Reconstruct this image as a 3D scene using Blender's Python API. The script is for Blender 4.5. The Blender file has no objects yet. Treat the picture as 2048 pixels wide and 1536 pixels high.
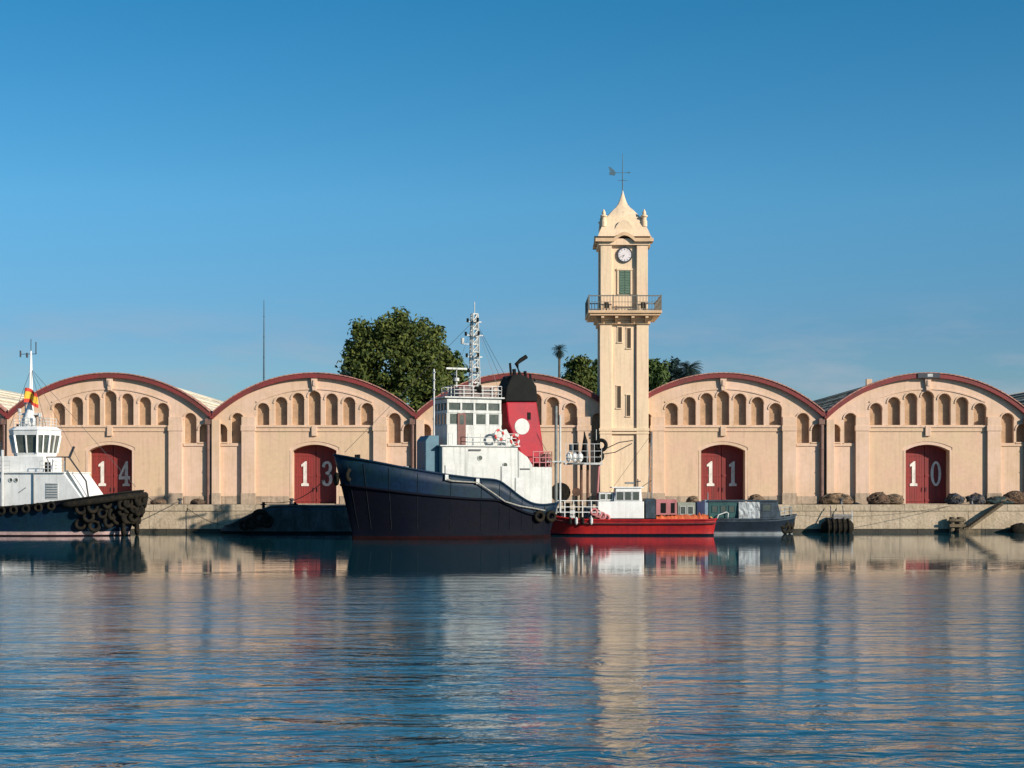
import bpy, bmesh, math, random
from mathutils import Vector, Matrix, noise
random.seed(7)
R = math.radians
PI = math.pi
sc = bpy.context.scene
COL = sc.collection

# ------------------------------------------------------------------ camera
F = 3300.0                       # focal length in photograph pixels (2048 wide)
HC = 4.0                         # camera height above the water
HY = 974.0                       # horizon row in the photograph
cam = bpy.data.cameras.new('camera')
cam.lens = F / 2048 * 36
cam.sensor_width = 36
cam.shift_y = (HY - 768) / 2048
cam.clip_start = .5
cam.clip_end = 9000
co = bpy.data.objects.new('camera', cam)
COL.objects.link(co)
co.location = (0, 0, HC)
co.rotation_euler = (R(90), 0, 0)
sc.camera = co

# ------------------------------------------------------------------ light
SUN_AZ, SUN_EL = 127.0, 21.5
w = bpy.data.worlds.new('World')
sc.world = w
w.use_nodes = True
nt = w.node_tree
bg = nt.nodes['Background']
sky = nt.nodes.new('ShaderNodeTexSky')
sky.sky_type = 'NISHITA'
sky.sun_disc = False
sky.sun_elevation = R(SUN_EL)
sky.sun_rotation = R(SUN_AZ)
sky.air_density = 1.0
sky.dust_density = 0.3
sky.ozone_density = 3.0
hs = nt.nodes.new('ShaderNodeHueSaturation')
hs.inputs['Saturation'].default_value = 1.22
hs.inputs['Value'].default_value = 1.0
tint = nt.nodes.new('ShaderNodeMix'); tint.data_type = 'RGBA'; tint.blend_type = 'MULTIPLY'
tint.inputs[0].default_value = 1.0
rmp = nt.nodes.new('ShaderNodeValToRGB')
rmp.color_ramp.elements[0].position = .03; rmp.color_ramp.elements[0].color = (.80 * .62, 1.1 * .60, 1.1 * .79, 1)
rmp.color_ramp.elements[1].position = .30; rmp.color_ramp.elements[1].color = (.80 * .37, 1.1 * .82, 1.1 * .88, 1)
for ps, cc in ((.09, (.62, .62, .80)), (.17, (.72, .86, .95))):
    e_ = rmp.color_ramp.elements.new(ps); e_.color = (.80 * cc[0], 1.1 * cc[1], 1.1 * cc[2], 1)
nt.links.new(rmp.outputs[0], tint.inputs[7])
nt.links.new(sky.outputs[0], hs.inputs['Color'])
nt.links.new(hs.outputs[0], tint.inputs[6])
# faint streaks of cloud low over the horizon, all the way round
tc = nt.nodes.new('ShaderNodeTexCoord')
mp = nt.nodes.new('ShaderNodeMapping'); mp.inputs['Scale'].default_value = (9, 9, 42)
nz = nt.nodes.new('ShaderNodeTexNoise'); nz.inputs['Scale'].default_value = 1.0
nz.inputs['Detail'].default_value = 6; nz.inputs['Roughness'].default_value = .6
cr = nt.nodes.new('ShaderNodeMapRange'); cr.inputs[1].default_value = .45; cr.inputs[2].default_value = .64
cr.inputs[3].default_value = 0; cr.inputs[4].default_value = .60
sep = nt.nodes.new('ShaderNodeSeparateXYZ')
el = nt.nodes.new('ShaderNodeMapRange'); el.inputs[1].default_value = .115; el.inputs[2].default_value = .06
el.inputs[3].default_value = 0; el.inputs[4].default_value = 1
mu = nt.nodes.new('ShaderNodeMath'); mu.operation = 'MULTIPLY'
mc = nt.nodes.new('ShaderNodeMix'); mc.data_type = 'RGBA'
mc.inputs[7].default_value = (3.5, 4.1, 5.0, 1)
nt.links.new(sep.outputs[2], rmp.inputs[0])
for a, b in ((tc.outputs['Generated'], mp.inputs[0]), (mp.outputs[0], nz.inputs['Vector']), (nz.outputs[0], cr.inputs[0]),
             (tc.outputs['Generated'], sep.inputs[0]), (sep.outputs[2], el.inputs[0]), (cr.outputs[0], mu.inputs[0]),
             (el.outputs[0], mu.inputs[1]), (mu.outputs[0], mc.inputs[0]), (tint.outputs[2], mc.inputs[6]),
             (mc.outputs[2], bg.inputs[0])):
    nt.links.new(a, b)
bg.inputs[1].default_value = 0.085

sl = bpy.data.lights.new('sun', 'SUN')
sl.energy = 5.0
sl.angle = R(.5)
sl.color = (1.0, .90, .78)
so = bpy.data.objects.new('sun', sl)
COL.objects.link(so)
sd = Vector((math.sin(R(SUN_AZ)) * math.cos(R(SUN_EL)), math.cos(R(SUN_AZ)) * math.cos(R(SUN_EL)), math.sin(R(SUN_EL))))
so.rotation_euler = sd.to_track_quat('Z', 'Y').to_euler()
so.location = (60, -60, 60)

sc.view_settings.view_transform = 'Standard'
sc.view_settings.look = 'None'
sc.view_settings.exposure = 0.35
sc.view_settings.gamma = 1
sc.view_settings.use_curve_mapping = False
sc.render.engine = 'CYCLES'
sc.cycles.use_denoising = True
sc.cycles.max_bounces = 6
sc.render.film_transparent = False

# ------------------------------------------------------------------ materials
MATS = {}
def mat(name, col, rough=.7, var=.12, scale=1.5, bump=0.0, metal=0.0, spec=.5, col2=None, stretch=(1, 1, 1), streak=0.0,
        coat=0.0, gen='Object', fine=.5):
    """Principled with noise-varied base colour; col2 = second tone patches; streak = vertical rain streaks."""
    if name in MATS:
        return MATS[name]
    m = bpy.data.materials.new(name)
    m.use_nodes = True
    n, l = m.node_tree.nodes, m.node_tree.links
    p = n['Principled BSDF']
    p.inputs['Roughness'].default_value = rough
    p.inputs['Metallic'].default_value = metal
    p.inputs['Specular IOR Level'].default_value = spec
    p.inputs['Coat Weight'].default_value = coat
    t = n.new('ShaderNodeTexCoord')
    mpn = n.new('ShaderNodeMapping')
    mpn.inputs['Scale'].default_value = stretch
    geo = n.new('ShaderNodeNewGeometry')
    l.new(geo.outputs['Position'] if gen == 'World' else t.outputs['Object'], mpn.inputs[0])
    a = n.new('ShaderNodeTexNoise'); a.inputs['Scale'].default_value = scale; a.inputs['Detail'].default_value = 6
    a.inputs['Roughness'].default_value = .65
    l.new(mpn.outputs[0], a.inputs['Vector'])
    c2 = col2 or tuple(min(1, c * (1 - var * 2.2)) for c in col)
    r = n.new('ShaderNodeMapRange'); r.inputs[1].default_value = .38; r.inputs[2].default_value = .66
    l.new(a.outputs[0], r.inputs[0])
    mx = n.new('ShaderNodeMix'); mx.data_type = 'RGBA'
    mx.inputs[6].default_value = (*col, 1); mx.inputs[7].default_value = (*c2, 1)
    l.new(r.outputs[0], mx.inputs[0])
    out = mx.outputs[2]
    b = n.new('ShaderNodeTexNoise'); b.inputs['Scale'].default_value = scale * 9; b.inputs['Detail'].default_value = 4
    l.new(mpn.outputs[0], b.inputs['Vector'])
    r2 = n.new('ShaderNodeMapRange'); r2.inputs[1].default_value = .3; r2.inputs[2].default_value = .7
    r2.inputs[3].default_value = 1 - var * fine * 2; r2.inputs[4].default_value = 1 + var * fine
    l.new(b.outputs[0], r2.inputs[0])
    m2 = n.new('ShaderNodeMix'); m2.data_type = 'RGBA'; m2.blend_type = 'MULTIPLY'; m2.inputs[0].default_value = 1
    l.new(out, m2.inputs[6]); l.new(r2.outputs[0], m2.inputs[7])
    out = m2.outputs[2]
    if streak:
        mp2 = n.new('ShaderNodeMapping'); mp2.inputs['Scale'].default_value = (2.6, 2.6, .16)
        l.new(geo.outputs['Position'], mp2.inputs[0])
        s = n.new('ShaderNodeTexNoise'); s.inputs['Scale'].default_value = 1.6; s.inputs['Detail'].default_value = 5
        l.new(mp2.outputs[0], s.inputs['Vector'])
        r3 = n.new('ShaderNodeMapRange'); r3.inputs[1].default_value = .5; r3.inputs[2].default_value = .75
        r3.inputs[3].default_value = 1; r3.inputs[4].default_value = 1 - streak
        l.new(s.outputs[0], r3.inputs[0])
        m3 = n.new('ShaderNodeMix'); m3.data_type = 'RGBA'; m3.blend_type = 'MULTIPLY'; m3.inputs[0].default_value = 1
        l.new(out, m3.inputs[6]); l.new(r3.outputs[0], m3.inputs[7])
        out = m3.outputs[2]
    l.new(out, p.inputs['Base Color'])
    if bump:
        bn = n.new('ShaderNodeBump'); bn.inputs['Strength'].default_value = 1; bn.inputs['Distance'].default_value = bump
        l.new(b.outputs[0], bn.inputs['Height']); l.new(bn.outputs[0], p.inputs['Normal'])
    MATS[name] = m
    return m

STUCCO = mat('stucco_pink', (.66, .46, .34), .85, .06, .35, .01, col2=(.575, .40, .26), streak=.14, gen='World')
STUCCO2 = mat('stucco_ochre', (.60, .43, .275), .85, .06, .35, .01, col2=(.62, .405, .285), streak=.13, gen='World')
NICHE = mat('niche_shade_brown', (.46, .30, .18), .9, .15, .8, .01, gen='World')  # darker than the wall, so recess shade is partly painted in
PLINTH = mat('plinth_grey', (.46, .35, .25), .9, .18, .8, .02, streak=.35, gen='World')
REDBAND = mat('red_oxide_paint', (.21, .026, .026), .7, .18, .9, .01, col2=(.13, .03, .024), gen='World')
REDTILE = mat('coping_tile', (.50, .25, .19), .8, .2, 1.5, .02, gen='World')
ROOF = mat('roof_sheet', (.60, .55, .44), .75, .12, .5, .03, col2=(.50, .44, .34), stretch=(1, .3, 1))
ROOF_SHADE = mat('roof_sheet_shaded', (.10, .125, .12), .75, .2, .5, .03, col2=(.075, .085, .09), stretch=(1, .3, 1))  # roof slopes with their shade painted into the colour
DOOR = mat('door_paint', (.25, .024, .022), .65, .16, .6, .005, col2=(.18, .028, .022), stretch=(5, 5, .5), streak=.35, gen='World')
NUMW = mat('number_white', (.76, .72, .66), .7, .14, 2, streak=.25, gen='World')
PIPE = mat('downpipe_brown', (.20, .11, .085), .6, .15, 1.5)
TOWER = mat('tower_stucco', (.725, .565, .375), .85, .05, .4, .01, col2=(.73, .53, .36), streak=.20, gen='World')
TOWERB = mat('tower_cornice', (.66, .45, .27), .85, .1, .8, .01, gen='World')
GREEN = mat('shutter_green', (.10, .17, .12), .6, .1, 2)
CLOCKF = mat('clock_face_white', (.72, .66, .66), .5, .05, 2)
IRON = mat('painted_iron', (.045, .05, .06), .5, .1, 2)
BALC = mat('balcony_iron', (.16, .15, .12), .5, .1, 2)
VANE = mat('vane_blue_grey', (.06, .13, .18), .6, .1, 2)
DARK = mat('slit_dark', (.07, .05, .03), .9, .1, 2)
CONC = mat('quay_concrete', (.50, .40, .285), .92, .2, .55, .04, col2=(.38, .30, .20), streak=.3, gen='World')
CONCD = mat('quay_algae', (.05, .045, .03), .8, .25, 1.2, .04, gen='World')
PAVE = mat('quay_paving', (.33, .29, .22), .95, .15, .5, .02, gen='World')
NAVY = mat('navy_hull', (.003, .016, .044), .5, .25, .45, .006, spec=.22, col2=(.004, .021, .030), streak=.35)
HBLACK = mat('hull_black', (.0015, .003, .009), .7, .3, .6, .006, spec=.10, col2=(.004, .004, .009))
HRED = mat('hull_antifouling', (.018, .004, .005), .85, .3, .7, .01, spec=.08, col2=(.008, .004, .005))
BOOT = mat('boot_stripe', (.16, .06, .06), .6, .2, 1)
WHITE = mat('ship_white', (.53, .54, .51), .5, .08, .8, .003, col2=(.46, .47, .44), streak=.35)
BOOTP = mat('boot_stripe_pale', (.42, .29, .27), .6, .2, 1)
WHITEB = mat('cabin_white', (.80, .80, .77), .5, .06, .9, .003, streak=.16)
WHITE2 = mat('gear_grey_white', (.55, .56, .54), .5, .12, 1.5)
GREY = mat('deck_grey', (.20, .21, .21), .6, .15, 1)
GLASS = mat('window_glass', (.05, .065, .06), .12, .2, 1.2, 0, col2=(.11, .12, .10))
RFUN = mat('funnel_red', (.36, .003, .016), .5, .12, .8, .003, spec=.3, col2=(.27, .006, .022))
BLACK = mat('soot_black', (.008, .009, .008), .8, .2, 2, spec=.2)
RUBBER = mat('tyre_rubber', (.009, .009, .008), .9, .3, 3, .01, spec=.15, col2=(.026, .020, .012))
ORANGE = mat('orange_paint', (.62, .13, .04), .6, .15, 2)
LRED = mat('lifering_red', (.52, .04, .035), .6, .1, 2)
BLUEB = mat('front_shade_blue', (.06, .15, .20), .6, .12, 1.5)  # bluish shade tone for the tug's deckhouse front
BRED = mat('boat_red', (.38, .014, .012), .5, .15, .8, .004, spec=.3, col2=(.25, .010, .016), streak=.3)
SAL = mat('salmon_paint', (.48, .17, .17), .6, .15, 1.5)
TEAL = mat('teal_paint', (.018, .085, .085), .6, .2, 1.2)
TARP = mat('silver_tarpaulin', (.42, .46, .47), .5, .25, 2.0, .03)
SLATE = mat('slate_paint', (.055, .08, .105), .7, .25, 1, spec=.25, streak=.3)
DKBLUE = mat('dark_blue_paint', (.02, .03, .09), .6, .2, 1)
ROPE = mat('rope_pale', (.40, .38, .32), .9, .2, 5)
ROPED = mat('rope_dark', (.13, .11, .08), .9, .2, 5)
NETB = mat('net_brown', (.15, .085, .05), .95, .4, 4, .06, col2=(.06, .035, .022))
NETK = mat('net_dark_blue', (.030, .036, .05), .95, .4, 3, .06, col2=(.07, .07, .075))
NETT = mat('net_tan', (.27, .18, .105), .95, .35, 4, .06, col2=(.11, .065, .04))
WOOD = mat('weathered_timber', (.16, .12, .07), .9, .3, 1.2, .03)
BARK = mat('bark', (.10, .075, .05), .95, .2, 3, .03)
BARGE = mat('barge_grey', (.095, .10, .098), .7, .3, .7, .01, col2=(.03, .032, .028), streak=.3)
FRED = mat('flag_red', (.60, .05, .03), .8, .05, 2)
FYEL = mat('flag_yellow', (.75, .45, .04), .8, .05, 2)
GALV = mat('galvanised_steel', (.26, .30, .31), .5, .15, 2, metal=.3)
YEL = mat('yellow_paint', (.55, .42, .05), .6, .1, 2)

def leafmat(name, c1, c2):
    m = bpy.data.materials.new(name); m.use_nodes = True
    n, l = m.node_tree.nodes, m.node_tree.links
    p = n['Principled BSDF']; p.inputs['Roughness'].default_value = .75; p.inputs['Specular IOR Level'].default_value = .25
    g = n.new('ShaderNodeNewGeometry')
    mx = n.new('ShaderNodeMix'); mx.data_type = 'RGBA'
    mx.inputs[6].default_value = (*c1, 1); mx.inputs[7].default_value = (*c2, 1)
    l.new(g.outputs['Random Per Island'], mx.inputs[0]); l.new(mx.outputs[2], p.inputs['Base Color'])
    tr = n.new('ShaderNodeBsdfTranslucent'); l.new(mx.outputs[2], tr.inputs[0])
    ms = n.new('ShaderNodeMixShader'); ms.inputs[0].default_value = .22
    l.new(p.outputs[0], ms.inputs[1]); l.new(tr.outputs[0], ms.inputs[2])
    l.new(ms.outputs[0], n['Material Output'].inputs[0])
    return m
LEAF = leafmat('leaf_olive', (.125, .145, .03), (.03, .055, .014))
LEAF2 = leafmat('leaf_green', (.10, .15, .035), (.035, .065, .02))
LEAF3 = leafmat('leaf_bluish', (.025, .055, .045), (.018, .035, .03))

# ------------------------------------------------------------------ helpers
class MB:
    def __init__(s):
        s.v = []; s.f = []; s.m = []; s.mats = []
    def mi(s, m):
        if m not in s.mats: s.mats.append(m)
        return s.mats.index(m)
    def add(s, vs, fs, m):
        o = len(s.v); s.v += [tuple(v) for v in vs]
        i = s.mi(m)
        for f in fs:
            s.f.append(tuple(o + k for k in f)); s.m.append(i)
        return s
    def box(s, x0, x1, y0, y1, z0, z1, m, M=None):
        vs = [Vector((x, y, z)) for x in (x0, x1) for y in (y0, y1) for z in (z0, z1)]
        if M is not None: vs = [M @ v for v in vs]
        return s.add(vs, [(0, 1, 3, 2), (4, 6, 7, 5), (0, 4, 5, 1), (2, 3, 7, 6), (0, 2, 6, 4), (1, 5, 7, 3)], m)
    def bar(s, a, b, w_, h_, m):
        a, b = Vector(a), Vector(b); d = b - a; L = d.length
        q = d.to_track_quat('Y', 'Z').to_matrix().to_4x4()
        return s.box(-w_ / 2, w_ / 2, 0, L, -h_ / 2, h_ / 2, m, Matrix.Translation(a) @ q)
    def tube(s, pts, r, m, n=8, caps=True):
        pts = [Vector(p) for p in pts]
        rs = r if isinstance(r, (list, tuple)) else [r] * len(pts)
        vs = []; fs = []
        up = Vector((0, 0, 1))
        for i, p in enumerate(pts):
            d = (pts[min(i + 1, len(pts) - 1)] - pts[max(i - 1, 0)]).normalized()
            u = d.cross(up)
            if u.length < .05: u = d.cross(Vector((0, 1, 0)))
            u.normalize(); v = u.cross(d)
            for k in range(n):
                a = 2 * PI * k / n
                vs.append(p + (u * math.cos(a) + v * math.sin(a)) * rs[i])
        for i in range(len(pts) - 1):
            for k in range(n):
                fs.append((i * n + k, i * n + (k + 1) % n, (i + 1) * n + (k + 1) % n, (i + 1) * n + k))
        if caps:
            fs.append(tuple(range(n))[::-1]); fs.append(tuple((len(pts) - 1) * n + k for k in range(n)))
        return s.add(vs, fs, m)
    def torus(s, c, axis, R_, r_, m, n=18, k=8):
        q = Vector(axis).to_track_quat('Z', 'Y').to_matrix()
        vs = []; fs = []
        for i in range(n):
            a = 2 * PI * i / n
            for j in range(k):
                b = 2 * PI * j / k
                v = Vector(((R_ + r_ * math.cos(b)) * math.cos(a), (R_ + r_ * math.cos(b)) * math.sin(a), r_ * math.sin(b)))
                vs.append(Vector(c) + q @ v)
        for i in range(n):
            for j in range(k):
                fs.append((i * k + j, ((i + 1) % n) * k + j, ((i + 1) % n) * k + (j + 1) % k, i * k + (j + 1) % k))
        return s.add(vs, fs, m)
    def prism(s, poly, y0, y1, m, M=None):
        """poly = list of (x,z), extruded along y."""
        n = len(poly)
        vs = [Vector((x, y0, z)) for x, z in poly] + [Vector((x, y1, z)) for x, z in poly]
        if M is not None: vs = [M @ v for v in vs]
        fs = [tuple(range(n)), tuple(range(n, 2 * n))[::-1]]
        fs += [(i, i + n, (i + 1) % n + n, (i + 1) % n) for i in range(n)]
        return s.add(vs, fs, m)
    def mesh(s, name, smooth=False):
        me = bpy.data.meshes.new(name)
        me.from_pydata(s.v, [], s.f)
        for m in s.mats: me.materials.append(m)
        me.polygons.foreach_set('material_index', s.m)
        if smooth: me.polygons.foreach_set('use_smooth', [True] * len(me.polygons))
        me.update()
        bm = bmesh.new(); bm.from_mesh(me)
        bmesh.ops.recalc_face_normals(bm, faces=bm.faces)
        bm.to_mesh(me); bm.free()
        return me
    def obj(s, name, parent=None, bevel=0, smooth=False, label=None):
        o = bpy.data.objects.new(name, s.mesh(name, smooth))
        COL.objects.link(o)
        if parent: o.parent = parent
        if bevel:
            b = o.modifiers.new('bevel', 'BEVEL'); b.width = bevel; b.segments = 2; b.limit_method = 'ANGLE'
        if label: o['label'] = label
        return o

def tag(o, label, cat, group=None):
    o['label'] = label; o['category'] = cat
    if group: o['group'] = group
    return o
def struct(o):
    o['kind'] = 'structure'; return o
def empty(name, loc=(0, 0, 0), rz=0):
    o = bpy.data.objects.new(name, None); COL.objects.link(o)
    o.location = loc; o.rotation_euler = (0, 0, rz); o.empty_display_size = .5
    return o
def inst(name, me, parent, loc=(0, 0, 0), rot=(0, 0, 0), scale=None):
    o = bpy.data.objects.new(name, me); COL.objects.link(o)
    o.parent = parent; o.location = loc; o.rotation_euler = rot
    if scale: o.scale = scale
    return o
def copy_tree(o, parent=None):
    c = o.copy(); COL.objects.link(c); c.parent = parent
    for ch in [x for x in o.children]:
        copy_tree(ch, c)
    return c
def curve_plate(name, outer, holes, thick, m, parent=None):
    """flat plate in the XZ plane with holes, thickness along y (0..thick), real geometry through the holes."""
    cu = bpy.data.curves.new(name, 'CURVE'); cu.dimensions = '2D'; cu.fill_mode = 'BOTH'; cu.extrude = thick / 2
    for ring in [outer] + holes:
        sp = cu.splines.new('POLY'); sp.points.add(len(ring) - 1)
        for p, (x, z) in zip(sp.points, ring): p.co = (x, z, 0, 1)
        sp.use_cyclic_u = True
    t = bpy.data.objects.new('t', cu); COL.objects.link(t)
    dg = bpy.context.evaluated_depsgraph_get()
    me = bpy.data.meshes.new_from_object(t.evaluated_get(dg))
    bpy.data.objects.remove(t)
    me.transform(Matrix.Translation((0, thick / 2, 0)) @ Matrix.Rotation(PI / 2, 4, 'X'))
    me.materials.clear(); me.materials.append(m)
    me.name = name
    o = bpy.data.objects.new(name, me); COL.objects.link(o)
    if parent: o.parent = parent
    return o

S = 1 / 22.0
ZQ = 2.45                       # quay level above the water
YF = 150.0                      # warehouse front plane
def X(px, D=YF): return (px - 1024) * D / F
def Z(py, D=YF): return HC - (py - HY) * D / F

# ------------------------------------------------------------------ water
def water():
    m = bpy.data.materials.new('sea_water'); m.use_nodes = True
    n, l = m.node_tree.nodes, m.node_tree.links
    p = n['Principled BSDF']
    p.inputs['Base Color'].default_value = (.006, .058, .078, 1)
    p.inputs['IOR'].default_value = 1.34
    g = n.new('ShaderNodeNewGeometry')
    sp = n.new('ShaderNodeSeparateXYZ'); l.new(g.outputs['Position'], sp.inputs[0])
    def noise_(sx, sy, scale, detail, dist=0.0, rough=.5, off=(0, 0, 0)):
        mpn = n.new('ShaderNodeMapping'); mpn.inputs['Scale'].default_value = (sx, sy, 1); mpn.inputs['Location'].default_value = off
        l.new(g.outputs['Position'], mpn.inputs[0])
        t = n.new('ShaderNodeTexNoise'); t.inputs['Scale'].default_value = scale; t.inputs['Detail'].default_value = detail
        t.inputs['Distortion'].default_value = dist; t.inputs['Roughness'].default_value = rough
        l.new(mpn.outputs[0], t.inputs['Vector']); return t.outputs[0]
    def math_(op, a, b):
        k = n.new('ShaderNodeMath'); k.operation = op
        for i, x in enumerate((a, b)):
            if isinstance(x, (int, float)): k.inputs[i].default_value = x
            else: l.new(x, k.inputs[i])
        return k.outputs[0]
    def mrange(x, a, b, c, d):
        k = n.new('ShaderNodeMapRange'); k.interpolation_type = 'SMOOTHSTEP'
        l.new(x, k.inputs[0])
        for i, q in enumerate((a, b, c, d)): k.inputs[i + 1].default_value = q
        return k.outputs[0]
    # wind drops in the lee of the quay, with an uneven edge and wandering cat's-paws
    edge = noise_(.03, .05, 1, 2)
    yy = math_('ADD', sp.outputs[1], math_('MULTIPLY', math_('SUBTRACT', edge, .5), 10.0))
    lee = mrange(yy, 70, 80, 1.0, WAVE['calm'])
    paws = mrange(noise_(.035, .06, 1, 3, off=(7, 3, 0)), .35, .65, .55, 1.35)
    amp = math_('MULTIPLY', math_('MULTIPLY', lee, paws), mrange(sp.outputs[1], 22, 66, 1.30, .95))
    h1 = math_('MULTIPLY', noise_(.5, 1.5, WAVE['s1'], 1, .4), WAVE['a1'])
    h2 = math_('MULTIPLY', noise_(.8, 1.45, WAVE['s2'], 3, 1.0, off=(3, 9, 0)), WAVE['a2'])
    h3 = math_('MULTIPLY', noise_(.9, 1.3, WAVE['s3'], 2, .3, off=(13, 1, 0)), WAVE['a3'])
    h = math_('MULTIPLY', math_('ADD', math_('ADD', h1, h2), h3), amp)
    b = n.new('ShaderNodeBump'); b.inputs['Strength'].default_value = 1; b.inputs['Distance'].default_value = 1
    l.new(h, b.inputs['Height']); l.new(b.outputs[0], p.inputs['Normal'])
    l.new(math_('MULTIPLY', mrange(yy, 70, 80, WAVE['r0'], WAVE['r1']), mrange(sp.outputs[1], 26, 60, .5, 1.0)), p.inputs['Roughness'])
    q = MB()
    q.add([(-1500, -400, 0), (1500, -400, 0), (1500, YF - 4.9, 0), (-1500, YF - 4.9, 0)], [(0, 1, 2, 3)], m)
    o = q.obj('water'); struct(o)
WAVE = dict(s1=.45, a1=.060, s2=1.0, a2=.040, s3=3.0, a3=.006, calm=.09, r0=.15, r1=.03)
water()

# ------------------------------------------------------------------ quay
YQ = YF - 5.0
q = MB()
q.box(-1500, 1500, YQ + .9, 4000, -3, ZQ - .02, PAVE)
struct(q.obj('ground'))
qw = MB()
qw.box(-1500, 1500, YQ + .25, YQ + .9, -3, ZQ - .3, CONC)
quay = struct(qw.obj('quay_wall'))
# coping blocks along the edge and the big wall blocks, each a piece of its own
bl = 3.0
meA = MB(); meA.box(-bl / 2 + .015, bl / 2 - .015, 0, .899, 0, .55, CONC); mA = meA.mesh('coping_block')
meB = MB(); meB.box(-bl + .02, bl - .02, 0, .25, 0, 1.55, CONC); mBk = meB.mesh('wall_block')
meC = MB(); meC.box(-bl + .02, bl - .02, 0, .3, 0, .45, CONCD); mC = meC.mesh('algae_course')
for i in range(-16, 17):
    o = inst('coping_block', mA, quay, (i * bl, YQ - .05 + random.uniform(-.012, .012), ZQ - .55 + random.uniform(-.01, .01)))
for i in range(-8, 9):
    inst('wall_block', mBk, quay, (i * 2 * bl + 1.1, YQ + .03 + random.uniform(-.015, .015), .33))
    inst('footing_block', mC, quay, (i * 2 * bl + 2.6, YQ + .01, -.14))

# ------------------------------------------------------------------ warehouses
HW = 9.26; RISE = 3.64; ZC = 11.82; RAD = (HW * HW + RISE * RISE) / (2 * RISE); ZO = ZC - RAD
DEP = 58.0
def arc(r, x0, x1, n=48):
    return [(x0 + (x1 - x0) * i / n, ZO + math.sqrt(max(0, r * r - (x0 + (x1 - x0) * i / n) ** 2))) for i in range(n + 1)]
def niche_ring(cx, wd, z0, z1, n=8):
    r = wd / 2
    pts = [(cx - r, z0), (cx + r, z0)]
    for i in range(n + 1):
        a = PI * i / n
        pts.append((cx + r * math.cos(a), z1 - r + r * math.sin(a)))
    return pts
def px2x(d): return d * S
NW = 1.14
NICHES = [(-103, 850, 806), (-67, 850, 794), (-33, 850, 786), (0, 850, 782), (34, 850, 787), (69, 850, 794), (105, 850, 806),
          (160, 886, 826), (190, 884, 848), (-154, 886, 826), (-187, 884, 848)]
def zf(py): return (1008 - py) * S

D_W, D_Z0, D_Z1 = 1.99, zf(901), zf(889)
def door_ring():
    n = 10; dx = D_W; hz = D_Z1 - D_Z0; r = (dx * dx + hz * hz) / (2 * hz)
    pts = [(-dx, -.2), (dx, -.2)]
    for i in range(n + 1):
        x = dx - 2 * dx * i / n
        pts.append((x, D_Z1 - r + math.sqrt(r * r - x * x)))
    return pts

DIG = {
 '1': [[(.20, 0), (.80, 0), (.80, .09), (.64, .13), (.64, 1), (.52, 1), (.20, .86), (.20, .78), (.37, .80), (.37, .13), (.20, .09)]],
 '4': [[(.35, 0), (.92, 0), (.92, .08), (.77, .11), (.77, .27), (.95, .27), (.95, .40), (.77, .40), (.77, 1), (.60, 1), (.04, .40), (.04, .27), (.52, .27), (.52, .11), (.35, .08)],
       [(.24, .40), (.52, .40), (.52, .72)]],
 '0': 'ring',
 '3': [[(.05, .22), (.14, .06), (.36, 0), (.60, .0), (.82, .10), (.92, .27), (.84, .44), (.66, .53), (.82, .62), (.88, .76), (.80, .91), (.60, 1), (.36, 1), (.16, .93), (.07, .79), (.30, .74), (.36, .87), (.48, .91), (.60, .86), (.63, .75), (.57, .62), (.42, .57), (.36, .57), (.36, .48), (.46, .48), (.60, .42), (.66, .28), (.60, .14), (.46, .09), (.34, .13), (.29, .26)]],
 '2': [[(.06, 0), (.92, 0), (.95, .32), (.85, .32), (.78, .19), (.40, .19), (.78, .46), (.90, .66), (.86, .84), (.70, .96), (.46, 1), (.22, .95), (.08, .80), (.10, .68), (.30, .68), (.34, .84), (.46, .90), (.60, .86), (.64, .70), (.56, .52), (.06, .12)]],
 '5': [[(.08, .2), (.2, .04), (.45, 0), (.72, .05), (.90, .2), (.92, .4), (.80, .57), (.56, .63), (.34, .60), (.36, .80), (.84, .80), (.86, 1), (.18, 1), (.12, .46), (.30, .48), (.48, .53), (.62, .46), (.66, .3), (.58, .14), (.44, .09), (.32, .12), (.30, .26)]],
 '9': [[(.12, .12), (.30, .0), (.56, .02), (.80, .18), (.92, .45), (.92, .72), (.80, .92), (.55, 1), (.26, .96), (.08, .80), (.08, .58), (.24, .42), (.50, .38), (.64, .42), (.58, .2), (.44, .10), (.32, .14), (.30, .22)],
       [(.34, .62), (.34, .82), (.50, .91), (.64, .84), (.66, .60), (.50, .49)]],
}
def digit(ch, wdt, hgt):
    if ch == '0':
        o = [(.5 + .46 * math.cos(a), .5 + .5 * math.sin(a)) for a in [2 * PI * i / 24 for i in range(24)]]
        h = [(.5 + .22 * math.cos(a), .5 + .41 * math.sin(a)) for a in [2 * PI * i / 24 for i in range(24)]]
        rings = [o, h]
    else: rings = DIG[ch]
    rings = [[((x - .5) * wdt, z * hgt) for x, z in r] for r in rings]
    return rings

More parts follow.
